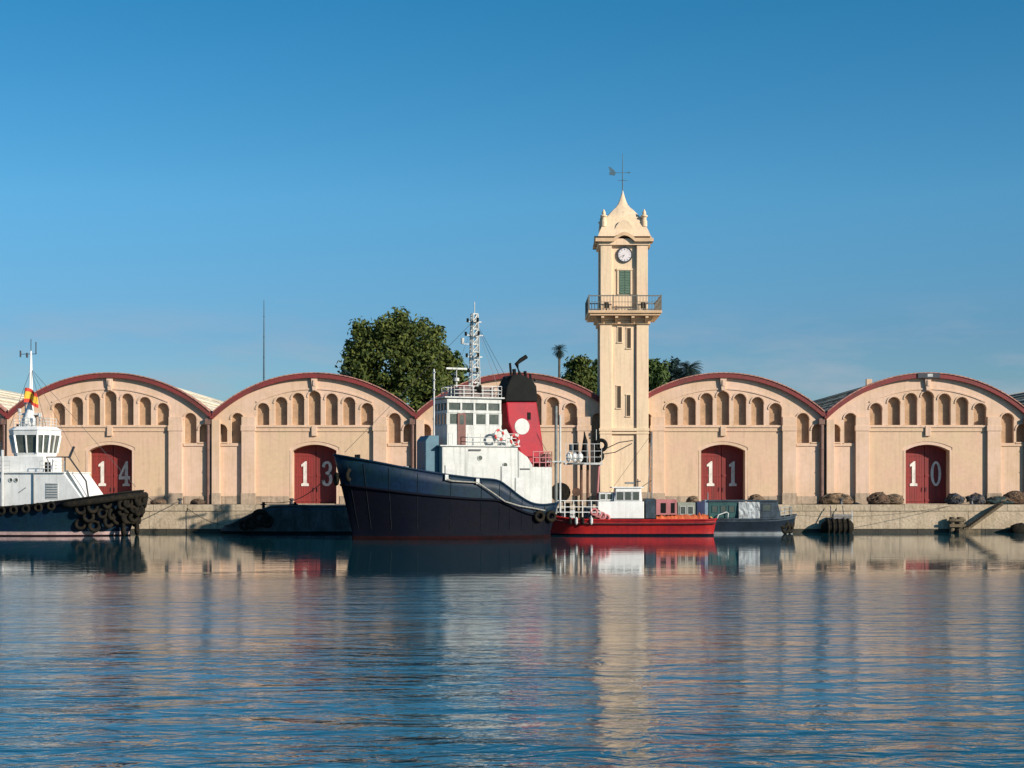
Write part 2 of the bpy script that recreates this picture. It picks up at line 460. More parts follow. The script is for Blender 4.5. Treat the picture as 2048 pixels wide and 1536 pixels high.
def facade(cx, num, label, left_pipe=True):
    RM = ROOF_SHADE if num in ('10', '9') else ROOF  # these two roofs get the painted slope shade, crown stays pale
    root = empty('warehouse', (cx, YF, ZQ))
    tag(root, label, 'warehouse', 'arched harbour warehouses in a row')
    T = .46; TD = 1.15
    # front wall with blind niches and the doorway cut through
    outer = [(-HW + .02, -.15), (HW - .02, -.15)] + [(x, z - .1) for x, z in reversed(arc(RAD - .02, -HW + .02, HW - .02))]
    holes = [niche_ring(px2x(d), NW, zf(b), zf(t)) for d, b, t in NICHES] + [door_ring()]
    holes[-1] = [(x, max(z, -.08)) for x, z in holes[-1]]
    w_ = curve_plate('front_wall', outer, holes, T, STUCCO, root)
    # wall behind, side walls
    q = MB()
    ar = arc(RAD - .3, -HW + .3, HW - .3, 24)
    ring = [(-HW + .3, -.15)] + ar + [(HW - .3, -.15)]
    for y0, m_ in ((DEP - .4, STUCCO2),):
        q.prism(ring, y0, y0 + .4, m_)
    q.box(-HW + .03, -HW + .3, T + .003, DEP, -.15, ZC - RISE - .2, STUCCO2)
    q.box(HW - .3, HW - .03, T + .003, DEP, -.15, ZC - RISE - .2, STUCCO2)
    q.obj('side_wall', root)
    # niche backs
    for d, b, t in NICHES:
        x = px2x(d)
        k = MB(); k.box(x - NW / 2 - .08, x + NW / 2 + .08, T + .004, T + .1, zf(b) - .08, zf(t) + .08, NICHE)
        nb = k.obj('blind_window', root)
        k = MB()
        k.box(x - NW / 2 - .07, x + NW / 2 + .07, -.09, .12, zf(b) - .12, zf(b) - .002, STUCCO2)
        k.obj('sill', nb)
        k = MB()   # hood mould
        pts = [(x + (NW / 2 + .07) * math.cos(PI * i / 10), -.02, zf(t) - NW / 2 + (NW / 2 + .07) * math.sin(PI * i / 10)) for i in range(11)]
        for i in range(10): k.bar(pts[i], pts[i + 1], .11, .12, STUCCO)
        k.obj('hood_mould', nb)
    # ochre wall panel beneath the string course
    pw = px2x(118)
    pz1 = zf(864)
    pr = [(-pw, .30), (-D_W - .25, .30), (-D_W - .25, D_Z0 + .05)]
    n_ = 10
    for i in range(n_ + 1):
        xx = -D_W - .25 + 2 * (D_W + .25) * i / n_
        pr.append((xx, D_Z0 + .28 + (D_Z1 - D_Z0) * (1 - (xx / (D_W + .25)) ** 2)))
    pr += [(D_W + .25, D_Z0 + .05), (D_W + .25, .30), (pw, .30), (pw, pz1), (-pw, pz1)]
    pn = curve_plate('wall_panel', pr, [], .05, STUCCO2, root); pn.location = (0, -.053, 0)
    # door surround
    for s_ in (-1, 1):
        k = MB(); k.box(s_ * (D_W + .12) - .11, s_ * (D_W + .12) + .11, -.075, .05, .02, D_Z0 + .03, STUCCO); k.obj('door_surround', root)
    # pilasters, string course, mouldings
    for s_ in (-1, 1):
        k = MB(); a, b = sorted((s_ * px2x(118), s_ * px2x(145)))
        zt = ZO + math.sqrt((RAD - .6) ** 2 - max(abs(a), abs(b)) ** 2)
        k.box(a, b, -.36, .02, -.02, zt - 1.5, STUCCO)
        k.box(a - .06, b + .06, -.42, .02, zf(862), zf(851), STUCCO)
        k.box(a - .05, b + .05, -.42, .02, -.03, 1.0, PLINTH)
        k.obj('pilaster', root, bevel=.02)
    for s_ in (-1, 1):
        k = MB(); a, b = (HW - .72, HW - .0) if s_ > 0 else (-HW + .0, -HW + .72)
        if s_ < 0:
            k.box(a, b, -.50, .02, -.02, ZC - RISE - .5, STUCCO)
            k.box(a - .0, b + .05, -.56, .02, -.03, 1.0, PLINTH)
            k.obj('corner_pilaster', root, bevel=.02)
    k = MB()
    k.box(-px2x(117.5), px2x(117.5), -.22, .02, zf(855), zf(851), STUCCO)
    k.box(-px2x(117.5), px2x(117.5), -.12, .02, zf(863), zf(855.2), NICHE if False else STUCCO2)
    k.obj('string_course', root, bevel=.02)
    for s_ in (-1, 1):
        a, b = sorted((s_ * px2x(147), s_ * px2x(203)))
        if s_ < 0: a = -HW + .74
        k = MB(); k.box(a, b, -.10, .02, zf(892), zf(888), STUCCO); k.obj('side_sill_band', root)
    for a, b in ((-px2x(117), -D_W - .3), (D_W + .3, px2x(117)), (-HW + .78, -px2x(148)), (px2x(148), HW - .05)):
        k = MB(); k.box(a, b, -.10, .02, 0.0, .72, PLINTH); k.obj('plinth', root, bevel=.02)
    k = MB()
    rr = RAD - 1.35
    pts = [(p[0], -.03, p[1]) for p in arc(rr, -px2x(116), px2x(116), 22)]
    for i in range(22): k.bar(pts[i], pts[i + 1], .10, .13, STUCCO)
    k.obj('arch_moulding', root)
    # keystone ornament
    k = MB(); k.prism([(-.16, ZC - 1.5), (.16, ZC - 1.5), (.30, ZC - .35), (-.30, ZC - .35)], -.30, .02, STUCCO)
    k.box(-.10, .10, -.38, -.3, ZC - 1.1, ZC - .55, STUCCO)
    k.obj('keystone', root, bevel=.02)
    k = MB(); k.box(-.25, .25, -.27, .0, zf(872), zf(852), STUCCO); k.obj('corbel', root, bevel=.03)
    # red coping band
    k = MB()
    a1 = arc(RAD + .04, -HW + .01, HW - .01); a2 = arc(RAD - .36, -HW + .01, HW - .01)
    ring = a1 + a2[::-1]
    nn = len(a1)
    vs = []; fs = []
    for i in range(nn):
        for y in (-.42, T - .1):
            vs.append((a1[i][0], y, a1[i][1])); vs.append((a2[i][0], y, a2[i][1]))
    for i in range(nn - 1):
        b0, b1 = i * 4, (i + 1) * 4
        fs += [(b0, b1, b1 + 1, b0 + 1), (b0 + 2, b0 + 3, b1 + 3, b1 + 2), (b0, b0 + 2, b1 + 2, b1), (b0 + 1, b1 + 1, b1 + 3, b0 + 3)]
    fs += [(0, 1, 3, 2), ((nn - 1) * 4, (nn - 1) * 4 + 2, (nn - 1) * 4 + 3, (nn - 1) * 4 + 1)]
    k.add(vs, fs, REDBAND); k.obj('coping', root)
    # coping tiles on top of the band, one by one
    nt_ = 44
    L = None
    th = math.asin(HW / RAD)
    tm = MB(); tm.box(-.265, .265, -.50, .75, 0, .09, REDTILE); tme = tm.mesh('coping_tile')
    for i in range(nt_):
        t = -th + .02 + (2 * th - .04) * (i + .5) / nt_
        inst('coping_tile', tme, root, ((RAD + .045) * math.sin(t), 0, ZO + (RAD + .045) * math.cos(t)), (0, t + random.uniform(-.008, .008), 0))
    # barrel roof
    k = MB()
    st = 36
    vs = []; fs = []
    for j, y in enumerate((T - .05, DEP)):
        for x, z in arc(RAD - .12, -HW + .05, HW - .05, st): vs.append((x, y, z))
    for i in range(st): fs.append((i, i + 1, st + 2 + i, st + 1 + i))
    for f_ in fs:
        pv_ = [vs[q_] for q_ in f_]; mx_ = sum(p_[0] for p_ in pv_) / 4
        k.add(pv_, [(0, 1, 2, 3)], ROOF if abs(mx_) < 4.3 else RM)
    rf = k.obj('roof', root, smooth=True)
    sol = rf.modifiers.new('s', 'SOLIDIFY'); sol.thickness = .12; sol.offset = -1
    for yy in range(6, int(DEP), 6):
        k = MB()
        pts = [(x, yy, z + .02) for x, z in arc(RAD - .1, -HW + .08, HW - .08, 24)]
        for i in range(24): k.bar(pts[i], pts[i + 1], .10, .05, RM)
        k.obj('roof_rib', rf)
    # valley gutter, hopper and downpipe on the right
    k = MB()
    k.box(HW - .12, HW + .12, -.55, DEP, ZC - RISE - .42, ZC - RISE - .18, REDBAND); k.obj('valley_gutter', root)
    k = MB()
    xx = HW - .32
    k.box(xx - .26, xx + .26, -.42, -.04, ZC - RISE - .95, ZC - RISE - .40, PIPE)
    k.tube([(xx, -.2, 0.02), (xx, -.2, ZC - RISE - .9)], .19, PIPE, 10)
    for z_ in (1.2, 3.1, 5.0): k.torus((xx, -.2, z_), (0, 0, 1), .20, .035, PIPE, 12, 6)
    k.obj('downpipe', root, smooth=False)
    # deep arched reveal of the doorway
    k = MB(); ro = door_ring(); ro = [(x * 1.0, max(z, -.08)) for x, z in ro]
    ri = [ro[0], ro[1]] + ro[2:]
    n_ = len(ro); c_ = (0, 2.4)
    def off(p, d):
        v_ = Vector((p[0] - c_[0], p[1] - c_[1])).normalized(); return (p[0] + v_.x * d, p[1] + v_.y * d)
    vs = [(x, T + .003, z) for x, z in ro] + [(x, TD + .25, z) for x, z in ro] + [(off(q_, .3)[0], TD + .25, off(q_, .3)[1]) for q_ in ro] + [(off(q_, .3)[0], T + .003, off(q_, .3)[1]) for q_ in ro]
    fs = []
    for i in range(1, n_):
        j = (i + 1) % n_
        for a_ in range(3): fs.append((a_ * n_ + i, a_ * n_ + j, (a_ + 1) * n_ + j, (a_ + 1) * n_ + i))
    k.add(vs, fs, STUCCO2); k.obj('door_reveal', root)
    # doors
    dr = empty('door', (0, 0, 0)); dr.parent = root
    for s_ in (-1, 1):
        lf = MB()
        a, b = (-D_W - .05, -.02) if s_ < 0 else (.02, D_W + .05)
        yb = TD
        nb_ = 9
        for i in range(nb_):
            x0 = a + (b - a) * i / nb_; x1 = a + (b - a) * (i + 1) / nb_
            lf.box(x0 + .008, x1 - .008, yb, yb + .08, -.0, D_Z1 + .1, DOOR)
        lf.box(a, b, yb + .05, yb + .12, -.0, D_Z1 + .1, DOOR)
        for z_ in (.35, 2.6, 4.5): lf.box(a + .05, b - .05, yb - .035, yb, z_ - .1, z_ + .1, DOOR)
        lf.obj('door_leaf', dr)
        lh = MB(); lh.bar((s_ * .18, yb - .09, 1.15), (s_ * .18, yb - .09, 1.55), .04, .04, IRON); lh.obj('handle', dr)
    for i, ch in enumerate(num):
        xs = px2x(-22) if i == 0 else px2x(23)
        wd = 1.15 if ch != '0' else 1.05
        rg = digit(ch, wd, 50 * S)
        d_ = curve_plate('number', rg[0], rg[1:], .03, NUMW, dr)
        d_.location = (xs, TD - .07, zf(972))
    k = MB(); k.box(-D_W + .02, D_W - .02, .05, TD - .05, -.02, .03, CONC); k.obj('threshold', root)
    return root

WH = [(-187, '15', 'arched warehouse at the left edge mostly hidden behind the black tug wheelhouse'),
      (220.5, '14', 'warehouse numbered 14, its door partly behind the bow of the small tug at the left'),
      (629, '13', 'warehouse numbered 13, its door overlapped by the large tug bow'),
      (1036.5, '12', 'arched peach warehouse behind the red funnel, its door hidden by the large tug'),
      (1446, '11', 'warehouse numbered 11, next to the right side of the clock tower'),
      (1855, '10', 'warehouse numbered 10 with a dark plate on its arch top and nets beside its door'),
      (2262, '9', 'next warehouse cut off by the right edge, only its left corner showing')]
for px, num, lab in WH:
    r_ = facade(X(px), num, lab)
    if num == '10':
        k = MB(); k.box(-1.0, 1.0, -.52, -.43, ZC - .38, ZC + .06, IRON); k.box(-.12, .35, -.535, -.521, ZC - .28, ZC - .02, WHITE2)
        k.obj('name_plate', r_)
        k = MB(); k.box(-5.2, -4.7, 1.5, 2.0, ZC - 1.4, ZC - .35, STUCCO); k.obj('vent', r_)
for o_ in list(bpy.data.objects):
    if o_.get('label', '').startswith('arched warehouse at the left edge'):
        o_['label'] = 'warehouse cut off by the left edge, its roof slope showing behind the small tug mast'

# ------------------------------------------------------------------ clock tower
def tower():
    D = 149.0
    cx = X(1248.5, D); hw = (1297 - 1200) / 2 * D / F
    root = empty('clock_tower', (cx, D, ZQ)); tag(root, 'tall cream clock tower with railed balcony and bell-shaped roof, weather vane on top', 'clock tower')
    def z(py): return Z(py, D) - ZQ
    dep = 2 * hw
    REC = .28
    def shaft(name, z0, z1, rec, pw, hw_):
        q = MB()
        q.box(-hw_ + rec, hw_ - rec, rec, dep - rec, z0, z1, TOWER)
        o = q.obj(name, root)
        for sx in (0, 1):
            for sy in (0, 1):
                k = MB()
                x0 = -hw_ if sx == 0 else hw_ - pw; y0 = 0 if sy == 0 else dep - pw
                k.box(x0, x0 + pw, y0, y0 + pw, z0, z1, TOWER)
                k.obj('corner_pier', o, bevel=.02)
        return o
    shaft('lower_shaft', -.02, z(640), .18, 1.08, hw)
    shaft('upper_shaft', z(622), z(482), .32, 1.0, hw - .06)
    k = MB(); k.box(-hw - .12, hw + .12, -.12, dep + .12, -.03, 1.1, PLINTH); k.obj('plinth', root, bevel=.03)
    k = MB()
    k.box(-hw - .08, hw + .08, -.08, dep + .08, z(862), z(856), TOWER); k.box(-hw - .05, hw + .05, -.05, dep + .05, z(868), z(864), TOWER)
    k.obj('string_course', root, bevel=.02)
    # slit windows
    for px, a, b in ((1240, 684, 654), (1258, 696, 656), (1238, 816, 772), (1257, 832, 790)):
        x = (px - 1248.5) * D / F; w_ = .17
        fr = MB()
        fr.box(x - w_ - .06, x - w_, .18 - .05, .22, z(a), z(b), TOWER); fr.box(x + w_, x + w_ + .06, .13, .22, z(a), z(b), TOWER)
        fr.box(x - w_ - .08, x + w_ + .08, .11, .22, z(b), z(b) + .08, TOWER); fr.box(x - w_ - .1, x + w_ + .1, .08, .22, z(a) - .08, z(a), TOWER)
        f_ = fr.obj('slit_window', root)
        g = MB(); g.box(x - w_, x + w_, .165, .179, z(a), z(b), DARK); g.obj('pane', f_)
    # balcony
    zb0, zb1 = z(633), z(623)
    ov = 1.12
    b_ = MB(); b_.box(-hw - ov, hw + ov, -ov, dep + ov, zb0 + .2, zb1, TOWERB); b_.box(-hw - ov + .15, hw + ov - .15, -ov + .15, dep + ov - .15, zb0, zb0 + .198, TOWERB)
    bal = b_.obj('balcony', root, bevel=.03)
    k = MB(); k.box(-hw - .35, hw + .35, -.35, dep + .35, zb0 - .35, zb0 - .002, TOWERB); k.box(-hw - .16, hw + .16, -.16, dep + .16, zb0 - .7, zb0 - .352, TOWERB)
    k.obj('corbel_band', root, bevel=.03)
    cb = MB(); cb.prism([(-.14, 0), (.14, 0), (.14, -.75), (-.14, -.75)], -.2, 0, TOWERB)
    for x in (-hw + .2, -hw / 3, hw / 3, hw - .2):
        c = MB()
        vs = [(x - .13, 0, zb0 - .75), (x + .13, 0, zb0 - .75), (x - .13, 0, zb0 - .003), (x + .13, 0, zb0 - .003), (x - .13, -ov + .25, zb0 - .003), (x + .13, -ov + .25, zb0 - .003), (x - .13, -ov + .25, zb0 - .2), (x + .13, -ov + .25, zb0 - .2)]
        c.add(vs, [(0, 1, 3, 2), (2, 3, 5, 4), (4, 5, 7, 6), (0, 6, 7, 1), (0, 2, 4, 6), (1, 7, 5, 3)], TOWERB)
        c.obj('bracket', root)
    rl = MB()
    zt = z(594); e = hw + ov - .08; y0 = -ov + .08; y1 = dep + ov - .08
    cs = [(-e, y0), (e, y0), (e, y1), (-e, y1)]
    for i in range(4):
        a, b = cs[i], cs[(i + 1) % 4]
        rl.bar((*a, zt), (*b, zt), .09, .09, BALC); rl.bar((*a, zb1 + .12), (*b, zb1 + .12), .05, .05, BALC)
        rl.bar((*a, zb1 + .75), (*b, zb1 + .75), .04, .04, BALC)
    rl.obj('railing', bal)
    bm_ = MB(); bm_.bar((0, 0, zb1), (0, 0, zt - .04), .035, .035, BALC); bme = bm_.mesh('baluster')
    pm = MB(); pm.bar((0, 0, zb1), (0, 0, zt + .1), .11, .11, BALC); pme = pm.mesh('railing_post')
    for i in range(4):
        a, b = cs[i], cs[(i + 1) % 4]
        inst('railing_post', pme, bal, (*a, 0))
        nn = 24
        for j in range(1, nn):
            if j % 8 == 0: inst('railing_post', pme, bal, (a[0] + (b[0] - a[0]) * j / nn, a[1] + (b[1] - a[1]) * j / nn, 0))
            else: inst('baluster', bme, bal, (a[0] + (b[0] - a[0]) * j / nn, a[1] + (b[1] - a[1]) * j / nn, 0))
    for x in (-1.65, 1.65):
        c = MB(); c.box(x - .2, x + .2, -ov + .35, -ov + .65, zb1 + .25, zb1 + .75, DARK); c.bar((x, -ov + .5, zb1), (x, -ov + .5, zb1 + .26), .08, .08, IRON)
        c.obj('floodlight', bal)
    # green door with frame
    yb = .32
    d = MB(); d.box(-.46, .58, yb - .05, yb + .05, z(588), z(540), GREEN)
    dd = d.obj('balcony_door', root)
    d = MB()
    for i in range(9):
        zz = z(586) + i * .235; d.box(-.40, .03, yb - .09, yb - .051, zz, zz + .16, GREEN); d.box(.09, .52, yb - .09, yb - .051, zz, zz + .16, GREEN)
    d.obj('louvre', dd)
    d = MB(); d.box(-.62, -.462, yb - .1, yb, z(588), z(540), TOWER); d.box(.582, .74, yb - .1, yb, z(588), z(540), TOWER); d.box(-.66, .78, yb - .14, yb, z(540), z(536), TOWER)
    d.obj('frame', dd)
    # clock
    zc = z(509)
    def disc(q, r, y0, y1, m, xc=.05, n=32):
        q.prism([(xc + r * math.cos(2 * PI * i / n), zc + r * math.sin(2 * PI * i / n)) for i in range(n)], y0, y1, m)
    c = MB(); disc(c, .72, yb - .14, yb - .01, IRON); ck = c.obj('clock', root)
    c = MB(); disc(c, .58, yb - .16, yb - .141, CLOCKF); c.obj('clock_face', ck)
    c = MB()
    for i in range(12):
        a = 2 * PI * i / 12
        c.bar((.05 + .44 * math.sin(a), yb - .17, zc + .44 * math.cos(a)), (.05 + .54 * math.sin(a), yb - .17, zc + .54 * math.cos(a)), .05, .02, IRON)
    c.obj('hour_mark', ck)
    for ang, L in ((R(215), .30), (R(245), .46)):
        c = MB(); c.bar((.05, yb - .185, zc), (.05 + L * math.sin(ang), yb - .185, zc + L * math.cos(ang)), .06, .02, IRON); c.obj('clock_hand', ck)
    # cornice that arches up over the clock on each face
    co_ = MB()
    zc0, zc1 = z(484), z(472)
    ce = hw + .42
    prof = [(-ce, zc0), (-.95, zc0)] + [(-.95 + 1.9 * i / 8, zc0 + .55 * math.sin(PI * i / 8)) for i in range(1, 8)] + [(.95, zc0), (ce, zc0)]
    prof2 = [(x, zz + .32) for x, zz in prof]
    for r_ in range(4):
        M = Matrix.Translation((0, dep / 2, 0)) @ Matrix.Rotation(r_ * PI / 2, 4, 'Z') @ Matrix.Translation((0, -dep / 2, 0))
        n_ = len(prof)
        yo = -.42 + .002 * r_; 
        vs = [M @ Vector((x, yo, zz)) for x, zz in prof] + [M @ Vector((x, yo, zz)) for x, zz in prof2] + [M @ Vector((x, yo + .6, zz)) for x, zz in prof] + [M @ Vector((x, yo + .6, zz)) for x, zz in prof2]
        fs = []
        for i in range(n_ - 1):
            fs += [(i, i + 1, n_ + i + 1, n_ + i), (n_ + i, n_ + i + 1, 3 * n_ + i + 1, 3 * n_ + i), (i, 2 * n_ + i, 2 * n_ + i + 1, i + 1)]
        co_.add(vs, fs, TOWERB)
    co_.obj('cornice', root)
    k = MB(); k.box(-hw - .12, hw + .12, -.12, dep + .12, z(490), zc0 + .30, TOWER); k.obj('frieze', root)
    # roof: concave attic, then bell
    def loft(name, prof, m, n=4, smooth=False, lobes=False):
        q = MB(); vs = []; fs = []
        seg = 32
        for r_, zz, sq in prof:
            for i in range(seg):
                a = 2 * PI * i / seg
                ca, sa = math.cos(a), math.sin(a)
                qd = max(abs(ca), abs(sa))
                rr = r_ * ((1 / qd) * sq + 1 * (1 - sq))
                vs.append((rr * ca, dep / 2 + rr * sa, zz))
        for j in range(len(prof) - 1):
            for i in range(seg): fs.append((j * seg + i, j * seg + (i + 1) % seg, (j + 1) * seg + (i + 1) % seg, (j + 1) * seg + i))
        fs.append(tuple((len(prof) - 1) * seg + i for i in range(seg)))
        q.add(vs, fs, m)
        return q.obj(name, root, smooth=smooth)
    u = D / F
    loft('attic', [(hw + .2, z(473), 1), (hw + .05, z(464), 1), (hw - .18, z(452), 1), (hw - .42, z(440), 1), (hw - .5, z(432), .95)], TOWER)
    loft('bell_roof', [(1.62, z(434), .8), (1.55, z(429), .7), (1.32, z(422), .6), (1.02, z(415), .6), (.72, z(409), .6), (.48, z(402), .5), (.32, z(394), .4), (.20, z(386), .3), (.12, z(379), 0)], TOWER)
    # gables over each face
    for r_ in range(4):
        M = Matrix.Translation((0, dep / 2, 0)) @ Matrix.Rotation(r_ * PI / 2, 4, 'Z') @ Matrix.Translation((0, -dep / 2, 0))
        q = MB()
        pl = [(-1.0, z(472))] + [(-.95 + 1.9 * i / 8, z(470) + .35 + 1.05 * math.sin(PI * i / 8) ** .8) for i in range(0, 9)] + [(1.0, z(472))]
        q.prism(pl, .05, dep / 2, TOWER, M)
        q.obj('gable', root)
    for sx in (-1, 1):
        for sy in (0, 1):
            q = MB(); x = sx * (hw - .36); y = .36 if sy == 0 else dep - .36
            pr = [(.27, z(452)), (.27, z(441)), (.20, z(439)), (.20, z(434)), (.32, z(432)), (.32, z(430)), (.15, z(428)), (.18, z(425)), (.12, z(421)), (.02, z(417))]
            vs = []; fs = []; sg = 12
            for r2, zz in pr:
                for i in range(sg): vs.append((x + r2 * math.cos(2 * PI * i / sg), y + r2 * math.sin(2 * PI * i / sg), zz))
            for j in range(len(pr) - 1):
                for i in range(sg): fs.append((j * sg + i, j * sg + (i + 1) % sg, (j + 1) * sg + (i + 1) % sg, (j + 1) * sg + i))
            q.add(vs, fs, TOWER); q.obj('finial', root, smooth=False)
    # weather vane
    q = MB(); yc = dep / 2
    xo = (1246 - 1248.5) * u
    q.tube([(0, yc, z(382)), (0, yc, z(372))], [.15, .05], WHITE, 10)
    q.tube([(0, yc, z(374)), (0, yc, z(298))], [.06, .025], VANE, 8)
    v = q.obj('vane_pole', root)
    q = MB()
    q.bar((-1.25, yc, z(336)), (.55, yc, z(336)), .04, .04, VANE)
    q.prism([(-1.25, z(340)), (-.75, z(342)), (-.6, z(337)), (-.8, z(331)), (-1.1, z(325)), (-1.3, z(324)), (-1.15, z(334))], yc - .04, yc + .04, VANE)
    q.prism([(.5, z(334)), (.75, z(336)), (.5, z(338))], yc - .03, yc + .03, VANE)
    q.obj('weather_vane', root)
    q = MB()
    for a in (0, PI / 2): q.bar((-.45 * math.cos(a), yc - .45 * math.sin(a), z(352)), (.45 * math.cos(a), yc + .45 * math.sin(a), z(352)), .04, .04, VANE)
    q.obj('compass_arm', v)
    # conductor pipe
    q = MB(); q.tube([(hw - 1.12, .08, .1), (hw - 1.12, .08, z(640))], .05, PIPE, 6); q.obj('lightning_conductor', root)
tower()

# ------------------------------------------------------------------ boats
class Frame:
    """ship axes: u forward, v to port, z up; C = midships on the water, ang = heading."""
    def __init__(s, name, C, h):
        s.C = Vector((C[0], C[1], 0)); s.h = Vector((h[0], h[1], 0)).normalized()
        s.n = Vector((-s.h.y, s.h.x, 0))
        s.root = empty(name, s.C, math.atan2(s.h.y, s.h.x))
    def u(s, px, v):
        t = (px - 1024) / F
        # X = t*Y ; X = C.x+u h.x+v n.x ; Y = ...
        return (t * (s.C.y + v * s.n.y) - s.C.x - v * s.n.x) / (s.h.x - t * s.h.y)
    def z(s, py, u, v):
        Y = s.C.y + u * s.h.y + v * s.n.y
        return HC - (py - HY) * Y / F

def hull(fr, stations, mats, name='hull', deck_drop=.9, deckm=None, cap=None, zlev=None):
    """stations: (u_deck, u_wl, half-beam deck, half-beam wl, sheer z) from stern to bow."""
    rows = [-.8, -.02, .32, .55]
    zl = zlev or rows
    q = MB(); vs = []; cols = 0
    fr_rows = [0, .2, .42, .62, .82, 1.0]
    nrow = len(zl) + len(fr_rows) - 1
    for (ud, uw, bd, bw, zs) in stations:
        line = []
        for z_ in zl: line.append((uw if z_ > 0 else uw, bw * (1 if z_ > -.1 else .8), z_))
        for k in fr_rows[1:]:
            z_ = zl[-1] + (zs - zl[-1]) * k
            fl = k ** 1.25
            line.append((uw + (ud - uw) * k, bw + (bd - bw) * fl, z_))
        vs.append(line)
    n = len(vs)
    P = []; Fc = []; Ms = []
    for side in (1, -1):
        off = len(P)
        for line in vs:
            for (u_, b_, z_) in line: P.append((u_, side * b_, z_))
        for i in range(n - 1):
            for j in range(nrow - 1):
                a = off + i * nrow + j; b = off + (i + 1) * nrow + j
                Fc.append((a, b, b + 1, a + 1)); Ms.append(j)
    # transom
    for j in range(nrow - 1):
        a = j; b = n * nrow + j
        Fc.append((a, a + 1, b + 1, b)); Ms.append(j)
    # bow closure
    for j in range(nrow - 1):
        a = (n - 1) * nrow + j; b = n * nrow + (n - 1) * nrow + j
        Fc.append((a, b, b + 1, a + 1)); Ms.append(j)
    names = mats(nrow - 1)
    for f, j in zip(Fc, Ms):
        q.add([P[i] for i in f], [(0, 1, 2, 3)], names[j])
    me = q.mesh(name)
    bm = bmesh.new(); bm.from_mesh(me); bmesh.ops.remove_doubles(bm, verts=bm.verts, dist=.001)
    bmesh.ops.recalc_face_normals(bm, faces=bm.faces); bm.to_mesh(me); bm.free()
    me.polygons.foreach_set('use_smooth', [True] * len(me.polygons))
    o = bpy.data.objects.new(name, me); COL.objects.link(o); o.parent = fr.root
    s = o.modifiers.new('s', 'SOLIDIFY'); s.thickness = .10; s.offset = -1
    # deck
    d = MB(); pts = []
    for (ud, uw, bd, bw, zs) in stations:
        t_ = max(0, (zs - deck_drop - .5) / (zs - .5)); pts.append((uw + (ud - uw) * t_, (bw + (bd - bw) * t_ ** 1.25) * .985, zs - deck_drop))
    m_ = len(pts)
    vsd = [(a, b, c) for a, b, c in pts] + [(a, -b, c) for a, b, c in pts]
    d.add(vsd, [(i, i + 1, m_ + i + 1, m_ + i) for i in range(m_ - 1)], deckm or GREY)
    d.obj('deck', fr.root)
    # cap rail
    c = MB()
    for side in (1, -1):
        pl = [(ud, side * bd, zs + .02) for ud, uw, bd, bw, zs in stations]
        c.tube(pl, .085, cap or mats(nrow - 1)[-1], 6)
    c.obj('cap_rail', fr.root)
    return o
def interp(st, n):
    """Catmull-ish smoothing of stations by linear param with cubic interpolation"""
    out = []
    m = len(st)
    for i in range(m - 1):
        p0, p1, p2, p3 = st[max(i - 1, 0)], st[i], st[i + 1], st[min(i + 2, m - 1)]
        for k in range(n):
            t = k / n
            out.append(tuple(.5 * ((2 * b) + (-a + c) * t + (2 * a - 5 * b + 4 * c - d) * t * t + (-a + 3 * b - 3 * c + d) * t ** 3) for a, b, c, d in zip(p0, p1, p2, p3)))
    out.append(st[-1]); return out
def at_sheer(st, u):
    for a, b in zip(st, st[1:]):
        if a[0] <= u <= b[0]:
            t = (u - a[0]) / max(1e-6, b[0] - a[0]); return (a[2] + (b[2] - a[2]) * t, a[4] + (b[4] - a[4]) * t)
    return (st[-1][2], st[-1][4]) if u > st[-1][0] else (st[0][2], st[0][4])
TYRE = MB(); TYRE.torus((0, 0, 0), (0, 1, 0), .33, .14, RUBBER, 20, 8); TYRE_ME = TYRE.mesh('tyre_fender', True)
RING = MB()
for i in range(8):
    a0 = 2 * PI * i / 8
    pts = [(.3 * math.cos(a0 + j * PI / 16), 0, .3 * math.sin(a0 + j * PI / 16)) for j in range(5)]
    RING.tube(pts, .075, LRED if i % 2 else WHITE, 8)
RING_ME = RING.mesh('life_ring')

def window(parent, M, w_, h_, fm=WHITE, t=.04):
    """framed pane as a part: frame mesh child of parent, pane child of frame. local x = along wall, y = outward(-), z up"""
    f = MB()
    b = .05
    f.box(-w_ / 2 - b, w_ / 2 + b, -t, .01, -b, 0, fm); f.box(-w_ / 2 - b, w_ / 2 + b, -t, .01, h_, h_ + b, fm)
    f.box(-w_ / 2 - b, -w_ / 2, -t, .01, 0, h_, fm); f.box(w_ / 2, w_ / 2 + b, -t, .01, 0, h_, fm)
    o = f.obj('window', parent); o.matrix_local = M
    g = MB(); g.box(-w_ / 2, w_ / 2, -.012, .008, 0, h_, GLASS); g.obj('pane', o)
    return o
def port_M(u, v, z):       # wall facing port (+v): local x -> -u, local -y -> +v
    return Matrix.Translation((u, v, z)) @ Matrix.Rotation(PI, 4, 'Z')
def bow_M(u, v, z):        # wall facing forward (+u)
    return Matrix.Translation((u, v, z)) @ Matrix.Rotation(PI / 2, 4, 'Z')
def star_M(u, v, z): return Matrix.Translation((u, v, z))
def aft_M(u, v, z): return Matrix.Translation((u, v, z)) @ Matrix.Rotation(-PI / 2, 4, 'Z')

def railing(root, pts, h=.95, m=None, name='railing', step=1.0, r=.028):
    m = m or WHITE
    q = MB()
    for a, b in zip(pts, pts[1:]):
        a, b = Vector(a), Vector(b)
        for k in (1, .62, .3): q.bar(a + Vector((0, 0, h * k)), b + Vector((0, 0, h * k)), r * 1.6, r * 1.6, m)
        n = max(1, round((b - a).length / step))
        for i in range(n + 1):
            p = a + (b - a) * i / n; q.bar(p, p + Vector((0, 0, h)), r * 1.8, r * 1.8, m)
    return q.obj(name, root)

